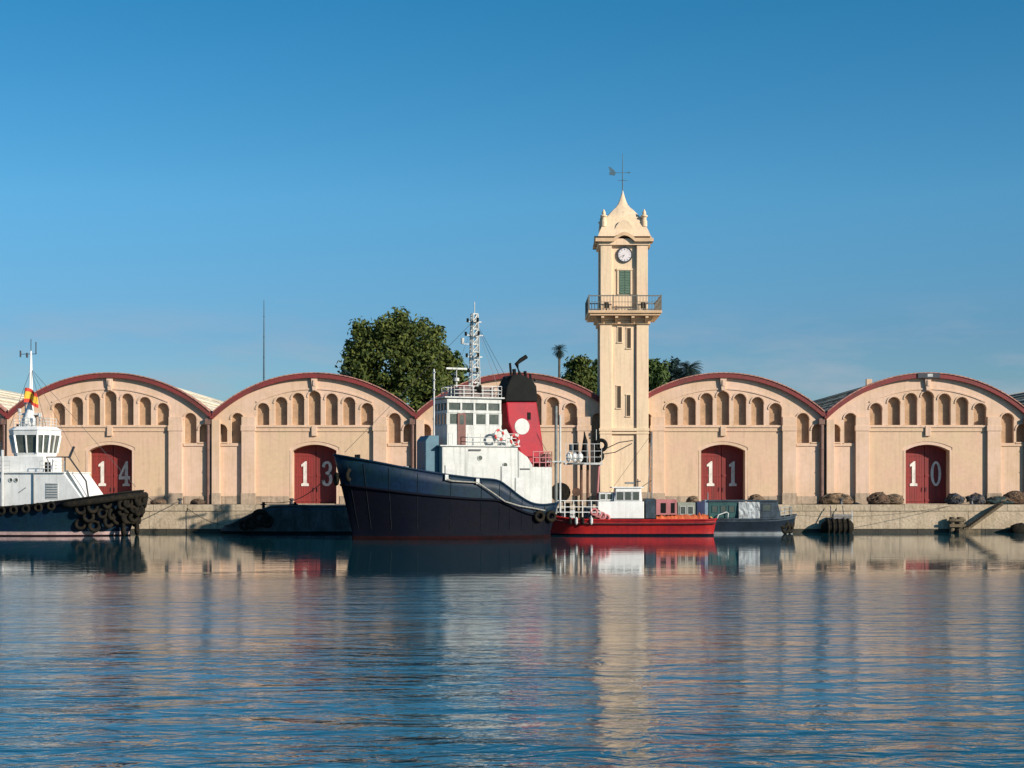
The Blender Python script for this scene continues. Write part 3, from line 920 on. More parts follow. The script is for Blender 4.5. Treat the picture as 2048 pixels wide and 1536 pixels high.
def lattice(root, name, base, h, w0, w1, m, n=10, parent_name=None):
    q = MB()
    def c(t): return w0 + (w1 - w0) * t
    for i in range(n):
        t0, t1 = i / n, (i + 1) / n
        z0, z1 = base[2] + h * t0, base[2] + h * t1
        cs0 = [(base[0] + sx * c(t0), base[1] + sy * c(t0), z0) for sx, sy in ((-1, -1), (1, -1), (1, 1), (-1, 1))]
        cs1 = [(base[0] + sx * c(t1), base[1] + sy * c(t1), z1) for sx, sy in ((-1, -1), (1, -1), (1, 1), (-1, 1))]
        for k in range(4):
            q.bar(cs0[k], cs1[k], .09, .09, m); q.bar(cs1[k], cs1[(k + 1) % 4], .06, .06, m)
            q.bar(cs0[k], cs1[(k + 1) % 4], .05, .05, m)
    return q.obj(name, root)

# ---- the large tug, bow to the left and turned towards us
def tug1():
    h = (-math.cos(R(22)), -math.sin(R(22)))
    fr = Frame('tugboat', (-4.61, 127.29), h)
    root = fr.root
    tag(root, 'large dark blue tugboat with red funnel and black funnel top, bow pointing left', 'tugboat')
    st = [(-7.9, -7.4, 2.3, 2.0, 2.75), (-7.2, -7.0, 2.8, 2.55, 2.68), (-6.2, -6.2, 3.1, 2.95, 2.62), (-5.2, -5.2, 3.3, 3.1, 2.78),
          (-4.2, -4.2, 3.4, 3.2, 3.30), (-3.2, -3.2, 3.45, 3.25, 4.02), (-2.3, -2.3, 3.45, 3.25, 4.50), (-.6, -.6, 3.45, 3.2, 4.64), (2, 1.9, 3.4, 2.95, 4.95), (4.5, 4.2, 3.15, 2.35, 5.35), (6.5, 5.8, 2.6, 1.5, 5.75),
          (8.1, 7.0, 1.75, .72, 6.08), (9.0, 7.7, .95, .28, 6.28), (9.41, 8.0, .12, .05, 6.40)]
    st = interp(st, 4)
    def ms(n):
        return [HRED, HRED, HBLACK, HBLACK, HBLACK, HBLACK, NAVY, NAVY][:n]
    hull(fr, st, ms, cap=NAVY)
    # rubbing strakes
    q = MB()
    for side in (1,-1):
        pts = []
        for s_ in st[2:-1]:
            k = .62; z_ = .55 + (s_[4] - .55) * k
            pts.append((s_[1] + (s_[0] - s_[1]) * k, side * (s_[3] + (s_[2] - s_[3]) * k ** 1.25 + .04), z_))
        q.tube(pts, .11, HBLACK, 6)
    q.obj('rubbing_strake', root, smooth=True)
    # rope fender hanging in a long sag along the port side
    def edge(px, dv=.16):
        v = 3.3
        for _ in range(4):
            u = fr.u(px, v); v = at_sheer(st, u)[0] + dv
        return u, v
    q = MB(); pts = []
    for px, py in ((893, 958), (905, 962), (955, 965), (985, 985), (1010, 1003), (1040, 1012), (1070, 1017), (1090, 1021)):
        u, v = edge(px); pts.append((u, v, fr.z(py, u, v)))
    q.tube(pts, .05, ROPE, 6); q.obj('side_rope', root)
    for px, py in ((893, 952), (955, 960)):
        u, v = edge(px, .10); z_ = fr.z(py, u, v)
        q = MB(); q.box(u - .13, u + .13, v - .05, v + .08, z_ - .3, z_ + .1, WHITE2); q.obj('fairlead', root)
    SEAM = mat('hull_seam', (.012, .018, .024), .7, .3, 2, spec=.15)
    for k_ in range(3, len(st) - 4, 4):
        s_ = st[k_]; q = MB(); pts = []
        for kk in (0.05, .3, .5, .7, .95):
            pts.append((s_[1] + (s_[0] - s_[1]) * kk, s_[3] + (s_[2] - s_[3]) * kk ** 1.25 + .012, .55 + (s_[4] - .55) * kk))
        q.tube(pts, .022, SEAM, 4); q.obj('plate_seam', root)
    # deckhouse
    pv = 2.0
    Uf = fr.u(884, pv); Um = fr.u(1036, pv); Ua = fr.u(1104, pv)
    zdk = 2.6
    zt = fr.z(893, (Uf + Um) / 2, pv); zt2 = fr.z(934, (Um + Ua) / 2, pv)
    q = MB()
    q.box(Um, Uf, -pv, pv, zdk, zt, WHITE); dh = q.obj('deckhouse', root, bevel=.06)
    q = MB(); q.prism([(Ua, 1.3), (Um - .003, 1.3), (Um - .003, zt - .25), (Um - .8, zt2 + .75), (Um - 1.3, zt2), (Ua, zt2)], -pv + .1, pv + .04, WHITE)
    q.obj('aft_deckhouse', root, bevel=.05)
    q = MB(); q.box(Um - .12, Uf + .18, -pv - .15, pv + .15, zt, zt + .09, WHITE); q.obj('boat_deck', root)
    # dark slot, porthole, door outline on deckhouse side
    for px, py, w_, h_ in ((950, 900, .95, .12), (1050, 938, .8, .10), (968, 925, .5, .0)):
        if h_ == 0: continue
        u = fr.u(px, pv + .05); z_ = fr.z(py, u, pv)
        q = MB(); q.box(u - w_ / 2, u + w_ / 2, pv + .042, pv + .10, z_ - h_ / 2, z_ + h_ / 2, IRON); q.obj('vent_slot', dh)
    for px, py in ((960, 916), (1010, 930)):
        u = fr.u(px, pv); z_ = fr.z(py, u, pv)
        q = MB(); q.prism([(u + .17 * math.cos(a), z_ + .17 * math.sin(a)) for a in [2 * PI * i / 16 for i in range(16)]], pv, pv + .03, GLASS)
        q.torus((u, pv + .03, z_), (0, 1, 0), .19, .03, WHITE2, 16, 6); q.obj('porthole', dh)
    for px, py in ((900, 950), (1012, 952), (1040, 975)):
        u = fr.u(px, pv + .05); z_ = fr.z(py, u, pv)
        q = MB(); q.box(u - .38, u + .38, pv + .042, pv + .075, z_ - 1.0, z_ + .75, WHITE); q.box(u - .34, u + .34, pv + .075, pv + .085, z_ - .96, z_ + .71, WHITE2)
        q.obj('side_door', dh)
    # wheelhouse
    wv = 1.45
    Wf = fr.u(894, wv); Wa = fr.u(1003, wv)
    zw0 = zt + .092; zw1 = fr.z(797, (Wf + Wa) / 2, wv)
    zwb = fr.z(850, (Wf + Wa) / 2, wv); zwt = fr.z(827, (Wf + Wa) / 2, wv); zs0 = fr.z(820, (Wf + Wa) / 2, wv); zs1 = fr.z(807, (Wf + Wa) / 2, wv)
    q = MB()
    # posts and solid bands so that one can see the windows as openings
    q.box(Wa, Wf, -wv, wv, zw0, zwb, WHITE)
    q.box(Wa, Wf, -wv, wv, zwt + .02, zs0 - .02, WHITE)
    q.box(Wa, Wf, -wv, wv, zs1 + .02, zw1, WHITE)
    q.box(Wa + .08, Wf - .08, -wv + .08, wv - .08, zwb + .001, zwt + .019, GLASS)
    q.box(Wa + .08, Wf - .08, -wv + .08, wv - .08, zs0 - .019, zs1 + .019, GLASS)
    wh = q.obj('wheelhouse', root, bevel=.03)
    ncol = 5
    for i in range(ncol):
        u_ = Wa + .09 + (Wf - Wa - .18) * i / (ncol - 1)
        for sv in (1, -1):
            q = MB()
            q.box(u_ - .11, u_ + .11, sv * (wv - .055) - .05, sv * (wv - .055) + .05, zwb, zwt + .02, WHITE)
            q.box(u_ - .07, u_ + .07, sv * (wv - .055) - .05, sv * (wv - .055) + .05, zs0 - .02, zs1 + .02, WHITE)
            q.obj('window_post', wh)
    for i in range(1, 4):
        v_ = -wv + 2 * wv * i / 4
        for uu in (Wf - .055, Wa + .055):
            q = MB(); q.box(uu - .05, uu + .05, v_ - .08, v_ + .08, zwb, zwt + .02, WHITE); q.box(uu - .05, uu + .05, v_ - .06, v_ + .06, zs0 - .02, zs1 + .02, WHITE)
            q.obj('window_post', wh)
    for i in range(ncol - 1):
        ua = Wa + .09 + (Wf - Wa - .18) * (i + .5) / (ncol - 1); w_ = (Wf - Wa - .18) / (ncol - 1) - .24
        if i == 2: continue
        o = window(wh, port_M(ua, wv - .06, zwb + .06), w_ - .06, zwt - zwb - .1, WHITE, .03)
    for i in range(4):
        va = -wv + 2 * wv * (i + .5) / 4
        window(wh, bow_M(Wf - .06, va, zwb + .06), 2 * wv / 4 - .3, zwt - zwb - .1, WHITE, .03)
    q = MB(); q.box(Wa - .2, Wf + .25, -wv - .2, wv + .2, zw1, zw1 + .12, WHITE); q.obj('wheelhouse_roof', wh, bevel=.03)
    # brown door
    ud = fr.u(923, wv)
    q = MB(); q.box(ud - .33, ud + .33, wv + .003, wv + .06, zw0 + .05, zwt, mat('door_brown', (.17, .06, .045), .6, .15, 2)); db = q.obj('wheelhouse_door', wh)
    q = MB(); q.box(ud - .17, ud + .17, wv + .06, wv + .07, zwb + .02, zwt - .15, GLASS); q.obj('pane', db)
    railing(root, [(Wf + .1, pv + .1, zt + .09), (fr.u(905, pv), pv + .1, zt + .09)], .9, WHITE)
    railing(root, [(fr.u(935, pv), pv + .1, zt + .09), (Um, pv + .1, zt + .09)], .9, WHITE)
    # gear on the wheelhouse roof
    zr = zw1 + .12
    railing(root, [(Wa, -wv, zr), (Wa, wv, zr), (Wf - .6, wv, zr), (Wf - .6, -wv, zr), (Wa, -wv, zr)], .85, WHITE2, 'roof_railing', .8)
    q = MB(); q.box(Wa + .5, Wf - 1.0, -1.2, 1.3, zr, zr + .75, mat('canvas_taupe', (.28, .22, .20), .9, .2, 2)); q.obj('canvas_dodger', root, bevel=.05)
    ul = fr.u(957, wv)
    q = MB(); q.bar((ul, wv - .2, zr), (ul, wv - .2, zr + .5), .06, .06, WHITE2)
    q.tube([(ul + .2, wv - .2, zr + .65), (ul - .25, wv - .1, zr + .65)], [.24, .3], BLACK, 12); q.obj('searchlight', root)
    ul = fr.u(975, wv)
    q = MB(); q.bar((ul, wv - .3, zr), (ul, wv - .3, zr + .4), .05, .05, WHITE2)
    q.tube([(ul + .1, wv - .3, zr + .5), (ul - .15, wv - .25, zr + .5)], [.14, .18], GREY, 10); q.obj('loudhailer', root)
    # mast
    vm = 0.0; um = fr.u(949, vm)
    zm1 = fr.z(628, um, vm)
    lattice(root, 'mast', (um, vm, zr), zm1 - zr, .34, .20, WHITE, 11)
    q = MB()
    for py, hwid in ((645, .7), (672, .9), (715, .8), (745, .6)):
        z_ = fr.z(py, um, vm); q.bar((um + .0, -hwid, z_), (um, hwid, z_), .09, .09, WHITE2); q.bar((um - hwid * .8, 0, z_ + .05), (um + hwid * .8, 0, z_ + .05), .09, .09, WHITE2)
        for vv in (-hwid, hwid): q.tube([(um, vv, z_), (um, vv, z_ + .3)], .1, BLACK, 8)
        q.tube([(um + hwid * .8, 0, z_), (um + hwid * .8, 0, z_ + .3)], .1, BLACK, 8)
    q.tube([(um, vm, zm1), (um, vm, fr.z(604, um, vm))], .04, WHITE2, 6)
    q.obj('mast_light', root)
    # radar
    ur = fr.u(913, .3); zr1 = fr.z(757, ur, .3)
    q = MB(); q.tube([(ur, .3, zr), (ur, .3, zr1 - .15)], .07, WHITE, 8)
    q.tube([(ur, .3, zr1 - .2), (ur, .3, zr1 + .05)], .22, WHITE, 10); rd = q.obj('radar', root)
    q = MB(); z2 = fr.z(739, ur, .3); q.tube([(ur, .3, zr1), (ur, .3, z2)], .04, WHITE, 6); q.box(ur - .85, ur + .85, .22, .38, z2, z2 + .14, WHITE); q.obj('scanner', rd)
    # wind sensor to the left of the mast, near the top
    ua_ = fr.u(925, 0); z3 = fr.z(680, ua_, 0)
    q = MB(); q.bar((um, 0, z3 - .3), (ua_, 0, z3 - .3), .05, .05, WHITE); q.tube([(ua_, 0, z3 - .3), (ua_, 0, z3 + .15)], .14, WHITE, 8); q.obj('satellite_dome', root)
    # forward whip mast on wheelhouse front
    uw_ = fr.u(868, .9)
    q = MB(); q.tube([(uw_, .9, zt), (uw_, .9, fr.z(738, uw_, .9))], .07, WHITE2, 8)
    for py in (745, 760, 780): q.bar((uw_, .6, fr.z(py, uw_, .9)), (uw_, 1.2, fr.z(py, uw_, .9)), .06, .06, WHITE2)
    q.obj('signal_mast', root)
    # rigging stays
    q = MB()
    top = (um, 0, fr.z(640, um, 0))
    for e in ((8.6, 0, 6.6), (Wa, wv, zr), (Wf, wv, zr), (Ua - .5, 1.5, zt2), (Ua - .5, -1.5, zt2)): q.tube([top, e], .015, IRON, 4, False)
    q.obj('stay', root)
    # blue-grey box on the deckhouse front, its shade put into the colour
    ub0 = fr.u(884, 1.0) ; ub1 = ub0 + .9
    zb1_ = fr.z(872, ub0 + .4, 0)
    q = MB(); q.prism([(Uf + .003, 4.0), (Uf + 1.1, 4.0), (Uf + 1.1, zb1_ - .4), (Uf + .8, zb1_), (Uf + .003, zb1_)], -.75, 1.35, BLUEB); q.obj('front_shade_box', root, bevel=.06)
    q = MB(); q.tube([(Uf + 2.4, -.9, 5.15), (Uf + 2.4, .9, 5.15)], .45, GREY, 14); q.obj('anchor_winch', root)
    # bitts on the foredeck
    for u_, v_ in ((7.6, 0.35), (7.6, -.35), (4.2, 2.4)):
        q = MB(); q.tube([(u_, v_, 4.8), (u_, v_, 6.45 if u_ > 7 else 5.6)], .12, BLACK, 8); q.obj('bitt', root)
    # funnel, leaning forward a little, black crown
    fv = 1.15; yc_ = .6
    def P(px, py, v=fv): u_ = fr.u(px, v); return (u_, fr.z(py, u_, v))
    base = zt2 - .3
    pts = [P(1012, 804), P(1016, 845), P(1040, 905), P(1048, 928), P(1091, 928), P(1084, 870), P(1074, 804)]
    q = MB(); q.prism(pts[::-1], -.75, fv, RFUN); fn = q.obj('funnel', root, bevel=.12)
    pts = [P(1013, 774), P(1009, 803.5), P(1075.5, 803.5), P(1073, 772), P(1063, 758), P(1041, 748), P(1024, 750)]
    q = MB(); q.prism(pts, -.8, fv + .05, BLACK); fc = q.obj('funnel_top', root, bevel=.10)
    q = MB(); e1 = P(1040, 750, .2); e2 = P(1033, 728, .2); e3 = P(1042, 720, .2); e4 = P(1053, 713, .2)
    q.tube([(e1[0], .2, e1[1]), (e2[0], .2, e2[1]), (e3[0], .2, e3[1]), (e4[0], .2, e4[1])], .17, BLACK, 10)
    e1 = P(1022, 750, -.2); e2 = P(1020, 726, -.2); q.tube([(e1[0], -.2, e1[1]), (e2[0], -.2, e2[1])], .1, BLACK, 8)
    q.obj('exhaust_pipe', fc)
    for px, v_, t_, rr_ in ((1017, .6, 752, .08), (1030, -.1, 738, .16), (1052, .5, 742, .13), (1062, -.3, 747, .10), (1070, .4, 757, .06)):
        q = MB(); a_ = P(px, 762, v_); b_ = P(px - 2, t_, v_); q.tube([(a_[0], v_, a_[1]), (b_[0], v_, b_[1])], rr_, BLACK, 8); q.obj('exhaust_stub', fc)
    cu, cz = P(1044, 853)
    q = MB(); q.prism([(cu + .62 * math.cos(a), cz + .62 * math.sin(a)) for a in [2 * PI * i / 28 for i in range(28)]], fv + .002, fv + .03, WHITE); q.obj('funnel_disc', fn)
    cu, cz = P(1058, 832)
    q = MB(); q.box(cu - .13, cu + .13, fv + .002, fv + .05, cz - .28, cz + .28, BLACK); q.obj('louvre', fn)
    # life rings
    for px, py in ((998, 870), (1029, 880)):
        u_ = fr.u(px, pv + .2); inst('life_ring', RING_ME, root, (u_, pv + .25, fr.z(py, u_, pv)), (0, 0, R(12)), (1.25, 1, 1.25))
    # machinery casing between house and funnel
    q = MB(); q.prism([P(1003, 892), P(1003, 862), P(1014, 858), P(1040, 905), P(1048, 922), P(1036, 925)], -.9, 1.05, WHITE); q.obj('casing', root, bevel=.04)
    # railing aft of the funnel, painted red
    railing(root, [(fr.u(1066, pv), pv + .05, zt2), (fr.u(1103, pv), pv + .05, zt2), (fr.u(1103, pv), -1.9, zt2)], 1.2, SAL, 'aft_railing', .6, .035)
    q = MB(); q.box(fr.u(1101, 1.2), fr.u(1080, 1.2), 0, 1.2, zt2, zt2 + 1.05, mat('dark_red_box', (.12, .02, .02), .7, .2, 2)); q.obj('deck_locker', root)
    # pale grey derrick post
    up = fr.u(1112, 1.6)
    q = MB(); q.tube([(up, 1.6, 2), (up, 1.6, fr.z(812, up, 1.6))], .12, mat('derrick_grey', (.20, .22, .21), .7, .2, 2), 10); q.tube([(up - .35, 1.6, 2), (up - .35, 1.6, fr.z(830, up, 1.6))], .09, WHITE2, 8)
    z_ = fr.z(922, up, 1.6); q.box(up - .7, up + .9, 1.1, 1.9, z_ - .1, z_, GALV)
    q.obj('derrick_post', root)
    # tow hook gear aft
    q = MB(); q.tube([(-6.7, -.8, 2.7), (-6.7, .8, 2.7)], .5, BLACK, 16); q.tube([(-6.7, -1.0, 2.7), (-6.7, -.85, 2.7)], .7, BLACK, 16); q.tube([(-6.7, .85, 2.7), (-6.7, 1.0, 2.7)], .7, BLACK, 16)
    q.obj('towing_winch', root)
    for u_ in (-7.0, -5.9):
        b_, z_ = at_sheer(st, u_); inst('tyre_fender', TYRE_ME, root, (u_, b_ + .14, 1.75), (0, 0, R(4)))
    inst('tyre_fender', TYRE_ME, root, (8.55, 1.0, 4.9), (R(-8), 0, R(52)), (1.1, 1, 1.1))
    inst('tyre_fender', TYRE_ME, root, (9.3, .2, 4.6), (0, 0, R(88)), (1.1, 1, 1.1))
tug1()

# ---- tug at the left edge, bow to the right
def tug2():
    a = R(-11)
    h = (math.cos(a), math.sin(a))
    bowY = 136.0
    bx = X(285, bowY)
    L = 24.0
    C = (bx - h[0] * L / 2, bowY - h[1] * L / 2)
    fr = Frame('tugboat', C, h); root = fr.root
    tag(root, 'black and white tugboat with tyre-padded bow and red-yellow flag, cut by the left edge', 'tugboat')
    # this boat shows its starboard side: v negative faces us
    hl = L / 2
    st = [(-hl, -hl + .6, 2.6, 2.2, 2.2), (-hl + 2, -hl + 2.4, 3.4, 3.1, 2.1), (-hl + 6, -hl + 6, 3.8, 3.6, 2.1), (-2, -2, 3.9, 3.7, 2.15), (3, 2.9, 3.8, 3.4, 2.45), (6.5, 6.2, 3.4, 2.6, 2.85), (9, 8.4, 2.8, 1.7, 3.2),
          (10.8, 9.9, 1.7, .8, 3.5), (11.6, 10.6, .9, .35, 3.62), (12.0, 10.9, .15, .08, 3.68)]
    st = interp(st, 4)
    hull(fr, st, lambda n: [HRED, HRED, BOOTP, NAVY, NAVY, NAVY, NAVY, HBLACK][:n], cap=BLACK, zlev=[-.8, -.02, .10, .36])
    # bow pudding fender and tyres along the side
    q = MB(); pts = [(p[0] + .12, -(p[2] + .12), p[4] - .35) for p in st if p[0] > 6] + [(p[0] + .12, (p[2] + .12), p[4] - .35) for p in reversed(st) if p[0] > 6]
    q.tube(pts, .27, RUBBER, 10); q.obj('bow_fender', root, smooth=True)
    for i, p in enumerate([p for p in st if p[0] > 7.6]):
        for row in range(3):
            if (i + row) % 2: continue
            z_ = p[4] - .75 - row * .72
            k = (z_ - .55) / (p[4] - .55)
            if z_ < .3: continue
            uu = p[1] + (p[0] - p[1]) * k; vv = p[3] + (p[2] - p[3]) * max(0, k) ** 1.25
            t = min(1, max(0, (p[0] - 6.5) / 5.5))
            for sgn in (-1, 1): inst('tyre_fender', TYRE_ME, root, (uu + .2 * t + random.uniform(-.1, .2), sgn * (vv + .2), z_ + random.uniform(-.18, .18)), (random.uniform(-.25, .25), random.uniform(0, 3), sgn * -1 * (R(15) + t * R(60)) + random.uniform(-.2, .2)), (random.uniform(.95, 1.3), 1.3, random.uniform(.95, 1.3)))
    for i in range(15):
        u_ = -9 + i * 1.05
        b_, z_ = at_sheer(st, u_)
        inst('tyre_fender', TYRE_ME, root, (u_, -b_ - .12, z_ - .28), (0, i, 0), (.85, .8, .85))
    for u_, z_ in ((12.25, .55), (11.4, .5)):
        inst('tyre_fender', TYRE_ME, root, (u_ - .5, -.55 + (u_ - 12.25) * .9, z_), (0, 0, R(-60)), (1.2, 1.2, 1.2))
    sv = -2.3
    def U(px, v=sv): return fr.u(px, v)
    # deckhouse with sloping front
    Uf0, Uf1, Ua = U(168), U(128), U(-45)
    z0 = 1.2; zt = fr.z(946, (Uf1 + Ua) / 2, sv)
    q = MB(); q.prism([(Ua, z0), (Uf0, z0), (Uf0, fr.z(1003, Uf0, sv)), (Uf1, zt), (Ua, zt)], sv, -sv, WHITEB); dh = q.obj('deckhouse', root, bevel=.06)
    q = MB(); q.box(Ua, Uf1 + .1, sv - .15, -sv + .15, zt, zt + .08, WHITEB); q.obj('boat_deck', root)
    # vent grille, portholes, door on the side
    u_ = U(104)
    q = MB(); q.box(u_ - .55, u_ + .55, sv - .03, sv, fr.z(998, u_, sv), fr.z(966, u_, sv), WHITE2); vg = q.obj('vent_grille', dh)
    q = MB()
    for i in range(6):
        zz = fr.z(995 - i * 5, u_, sv); q.box(u_ - .48, u_ + .48, sv - .06, sv - .031, zz, zz + .08, GALV)
    q.obj('louvre', vg)
    for px in (3, 22, 33):
        u_ = U(px); z_ = fr.z(960, u_, sv)
        q = MB(); q.prism([(u_ + .14 * math.cos(a_), z_ + .14 * math.sin(a_)) for a_ in [2 * PI * i / 14 for i in range(14)]], sv - .03, sv - .002, GLASS); q.torus((u_, sv - .03, z_), (0, 1, 0), .16, .03, WHITE2, 14, 6); q.obj('porthole', dh)
    u_ = U(68); q = MB(); q.tube([(u_, sv - .08, 1.8), (u_, sv - .08, zt)], .05, GREY, 6); q.obj('drain_pipe', dh)
    # text-free emblem mark: a slanting dark stroke as on the side
    u_ = U(45); z_ = fr.z(980, u_, sv); q = MB(); q.bar((u_ - .35, sv - .012, z_ - .22), (u_ + .3, sv - .012, z_ + .2), .02, .07, GALV); q.obj('emblem', dh)
    # second tier
    tv = -1.6
    T0, T1 = U(-12, tv), U(88, tv); zt2 = fr.z(912, T1, tv)
    q = MB(); q.box(T0, T1, tv, -tv, zt + .083, zt2, WHITEB); q.obj('second_tier', root, bevel=.05)
    # wheelhouse: octagonal, flaring outward to the top
    wv = -1.45
    W0, W1 = U(18, wv), U(90, wv)
    zw0 = zt2; zw1 = fr.z(874, W1, wv); zwt = fr.z(846, W1, wv) - .6; zwt = fr.z(846, (W0+W1)/2, wv) 
    zg0 = fr.z(908, W1, wv); zg1 = fr.z(872, W1, wv)
    uc = (W0 + W1) / 2; hu = (W1 - W0) / 2; hv = 1.5
    def ring(s, z_):
        c = .42
        return [(uc + hu * s * x, hv * s * y, z_) for x, y in ((1, -1 + c), (1, 1 - c), (1 - c, 1), (-1 + c, 1), (-1, 1 - c), (-1, -1 + c), (-1 + c, -1), (1 - c, -1))]
    q = MB()
    za, zb, zc_, zd = zw0, zw0 + .28, fr.z(870, uc, wv), fr.z(860, uc, wv)
    r0, r1, r2, r3 = ring(.92, za), ring(.97, zb), ring(1.12, zc_), ring(1.16, zd)
    q.add(r0 + r1, [(i, (i + 1) % 8, 8 + (i + 1) % 8, 8 + i) for i in range(8)], WHITEB)
    q.add(r2 + r3, [(i, (i + 1) % 8, 8 + (i + 1) % 8, 8 + i) for i in range(8)] + [tuple(range(8, 16))], WHITEB)
    whs = q.obj('wheelhouse', root)
    q = MB(); s0, s1 = ring(.93, zb), ring(1.08, zc_)
    q.add(s0 + s1, [(i, (i + 1) % 8, 8 + (i + 1) % 8, 8 + i) for i in range(8)] + [tuple(range(8)), tuple(range(8, 16))], GLASS); q.obj('pane', whs)
    for i in range(8):
        q = MB(); q.bar(r1[i], r2[i], .16, .16, WHITEB); q.obj('window_post', whs)
        m0 = (Vector(r1[i]) + Vector(r1[(i + 1) % 8])) / 2; m1 = (Vector(r2[i]) + Vector(r2[(i + 1) % 8])) / 2
        q = MB(); q.bar(m0, m1, .09, .09, WHITEB); q.obj('window_post', whs)
    q = MB(); q.add(ring(1.2, zd + .002) + ring(.95, zd + .3), [(i, (i + 1) % 8, 8 + (i + 1) % 8, 8 + i) for i in range(8)] + [tuple(range(8)), tuple(range(8, 16))], WHITEB); q.obj('wheelhouse_roof', whs)
    zr = zd + .3
    # cone mast base, mast, yard
    um = U(62, 0); zmt = fr.z(702, um, 0)
    q = MB(); q.tube([(um - .3, 0, zr), (um - .15, 0, zr + 1.1), (um, 0, zr + 2.2), (um, 0, zmt)], [.75, .42, .20, .07], WHITEB, 10); q.obj('mast', root, smooth=True)
    railing(root, [(uc - hu * .8, -1.2, zr), (uc + hu * .8, -1.2, zr), (uc + hu * .8, 1.2, zr)], .7, WHITE2, 'roof_railing', .6)
    q = MB(); z_ = fr.z(708, um, 0)
    q.bar((um - 1.0, 0, z_), (um + .5, 0, z_), .05, .05, IRON); q.tube([(um - .95, 0, z_ - .25), (um - .95, 0, z_ + .3)], .08, IRON, 6)
    q.tube([(um - .35, 0, z_ - .3), (um - .35, 0, z_ + .1)], .1, IRON, 6)
    q.tube([(um + .45, 0, z_), (um + .45, 0, z_ + 1.0)], .05, IRON, 6); q.tube([(um, 0, zmt), (um, 0, zmt + 1.0)], .035, IRON, 6); q.obj('masthead_light', root)
    q = MB(); z_ = fr.z(830, um, 0)
    q.box(um - 1.1, um + .9, -.12, .12, z_, z_ + .16, WHITEB); q.tube([(um - .2, -.6, zr), (um - .2, -.6, zr + .8)], .09, WHITE2, 8); q.obj('radar_scanner', root)
    for du, dv, hh in ((-1.2, -.9, 1.2), (-1.5, .6, 2.0), (1.0, -.8, .8)):
        q = MB(); q.tube([(uc + du * .8, dv, zr), (uc + du * .8, dv, zr + hh)], .06, WHITE2, 6); q.tube([(uc + du * .8, dv, zr + hh), (uc + du * .8, dv, zr + hh + .3)], .16, WHITE2, 8); q.obj('deck_light', root)
    q = MB()
    for e in ((U(150), -1.5, zt + .9), (uc + hu, -1.3, zr), (uc - hu, -1.3, zr), (11.4, 0, 4)): q.tube([(um, 0, zmt - 1.5), e], .018, IRON, 4, False)
    q.obj('stay', root)
    # flag, hanging limp
    uf = U(64, -.5); zf1 = fr.z(776, uf, -.5)
    q = MB(); n = 10
    vs = []; fs = []; 
    for j in range(5):
        for i in range(n + 1):
            t = i / n; vs.append((uf - .65 + 1.15 * t, -.5 - .14 * math.sin(t * 9 + j * .5), zf1 - j * .3 - .35 * t + .12 * math.sin(t * 5)))
    q2 = MB()
    for j in range(4):
        for i in range(n):
            a0 = j * (n + 1) + i
            q2.add([vs[a0], vs[a0 + 1], vs[a0 + n + 2], vs[a0 + n + 1]], [(0, 1, 2, 3)], FRED if j in (0, 3) else FYEL)
    fl = q2.obj('flag', root, label='red and yellow ensign hanging from the mast')
    # gantry stair to the foredeck: sloping ladder and davit frame
    q = MB()
    pa = (U(132), -1.2, zt + .1); 
    zt_ = fr.z(914, U(140), -1.2)
    q.bar((U(92, -1.2), -1.2, zt_), (U(138, -1.2), -1.2, zt_), .1, .1, IRON)
    q.bar((U(130, -1.2), -1.2, zt_), (U(130, -1.2), -1.2, zt), .09, .09, IRON)
    q.bar((U(138, -1.2), -1.2, zt_ - .1), (U(148, -1.2), -1.2, fr.z(893, U(148), -1.2)), .16, .16, IRON)
    q.bar((U(138, -1.2), -1.2, zt_), (U(172, -1.2), -1.2, fr.z(962, U(172), -1.2)), .1, .1, IRON)
    q.bar((U(172, -1.2), -1.2, fr.z(962, U(172), -1.2)), (U(180, -1.2), -1.2, 2.3), .1, .1, IRON)
    q.obj('fire_monitor', root)
    q = MB(); q.bar((U(128), sv + .2, zt + .1), (U(163), sv + .2, fr.z(1000, U(163), sv)), .05, .5, GALV); q.obj('ladder', root)
    railing(root, [(T1, sv, zt + .08), (Uf1, sv, zt + .08)], .9, WHITE2, 'railing', .7)
    railing(root, [(Ua, sv, zt + .08), (U(20), sv, zt + .08)], .9, WHITE2, 'railing', .9)
    u_ = U(94, -1.2); q = MB(); q.tube([(u_, -1.2, zt + .1), (u_, -1.2, zt + .9)], .3, BLACK, 12); q.obj('capstan', root)
    u_ = U(8); q = MB(); q.tube([(u_, sv - .3, 1.5), (u_, sv - .3, fr.z(900, u_, sv))], .13, WHITE2, 8); q.obj('vent_post', root)
tug2()

# ---- small boats further right, alongside the quay
def straight_hull(fr, L, b, zs, ms, bow_rise=.5, cap=None, drop=.5):
    hl = L / 2
    st = [(-hl, -hl + .2, b * .8, b * .7, zs + .1), (-hl + 1, -hl + 1.1, b, b * .9, zs + .03), (0, 0, b, b * .93, zs), (hl * .55, hl * .55, b, b * .88, zs + bow_rise * .1), (hl * .8, hl * .78, b * .8, b * .55, zs + bow_rise * .45),
          (hl * .94, hl * .9, b * .42, b * .2, zs + bow_rise * .8), (hl, hl * .94, .08, .05, zs + bow_rise)]
    st = interp(st, 3)
    hull(fr, st, ms, cap=cap, deck_drop=drop, zlev=[-.5, -.02, .16, .26])
    return st

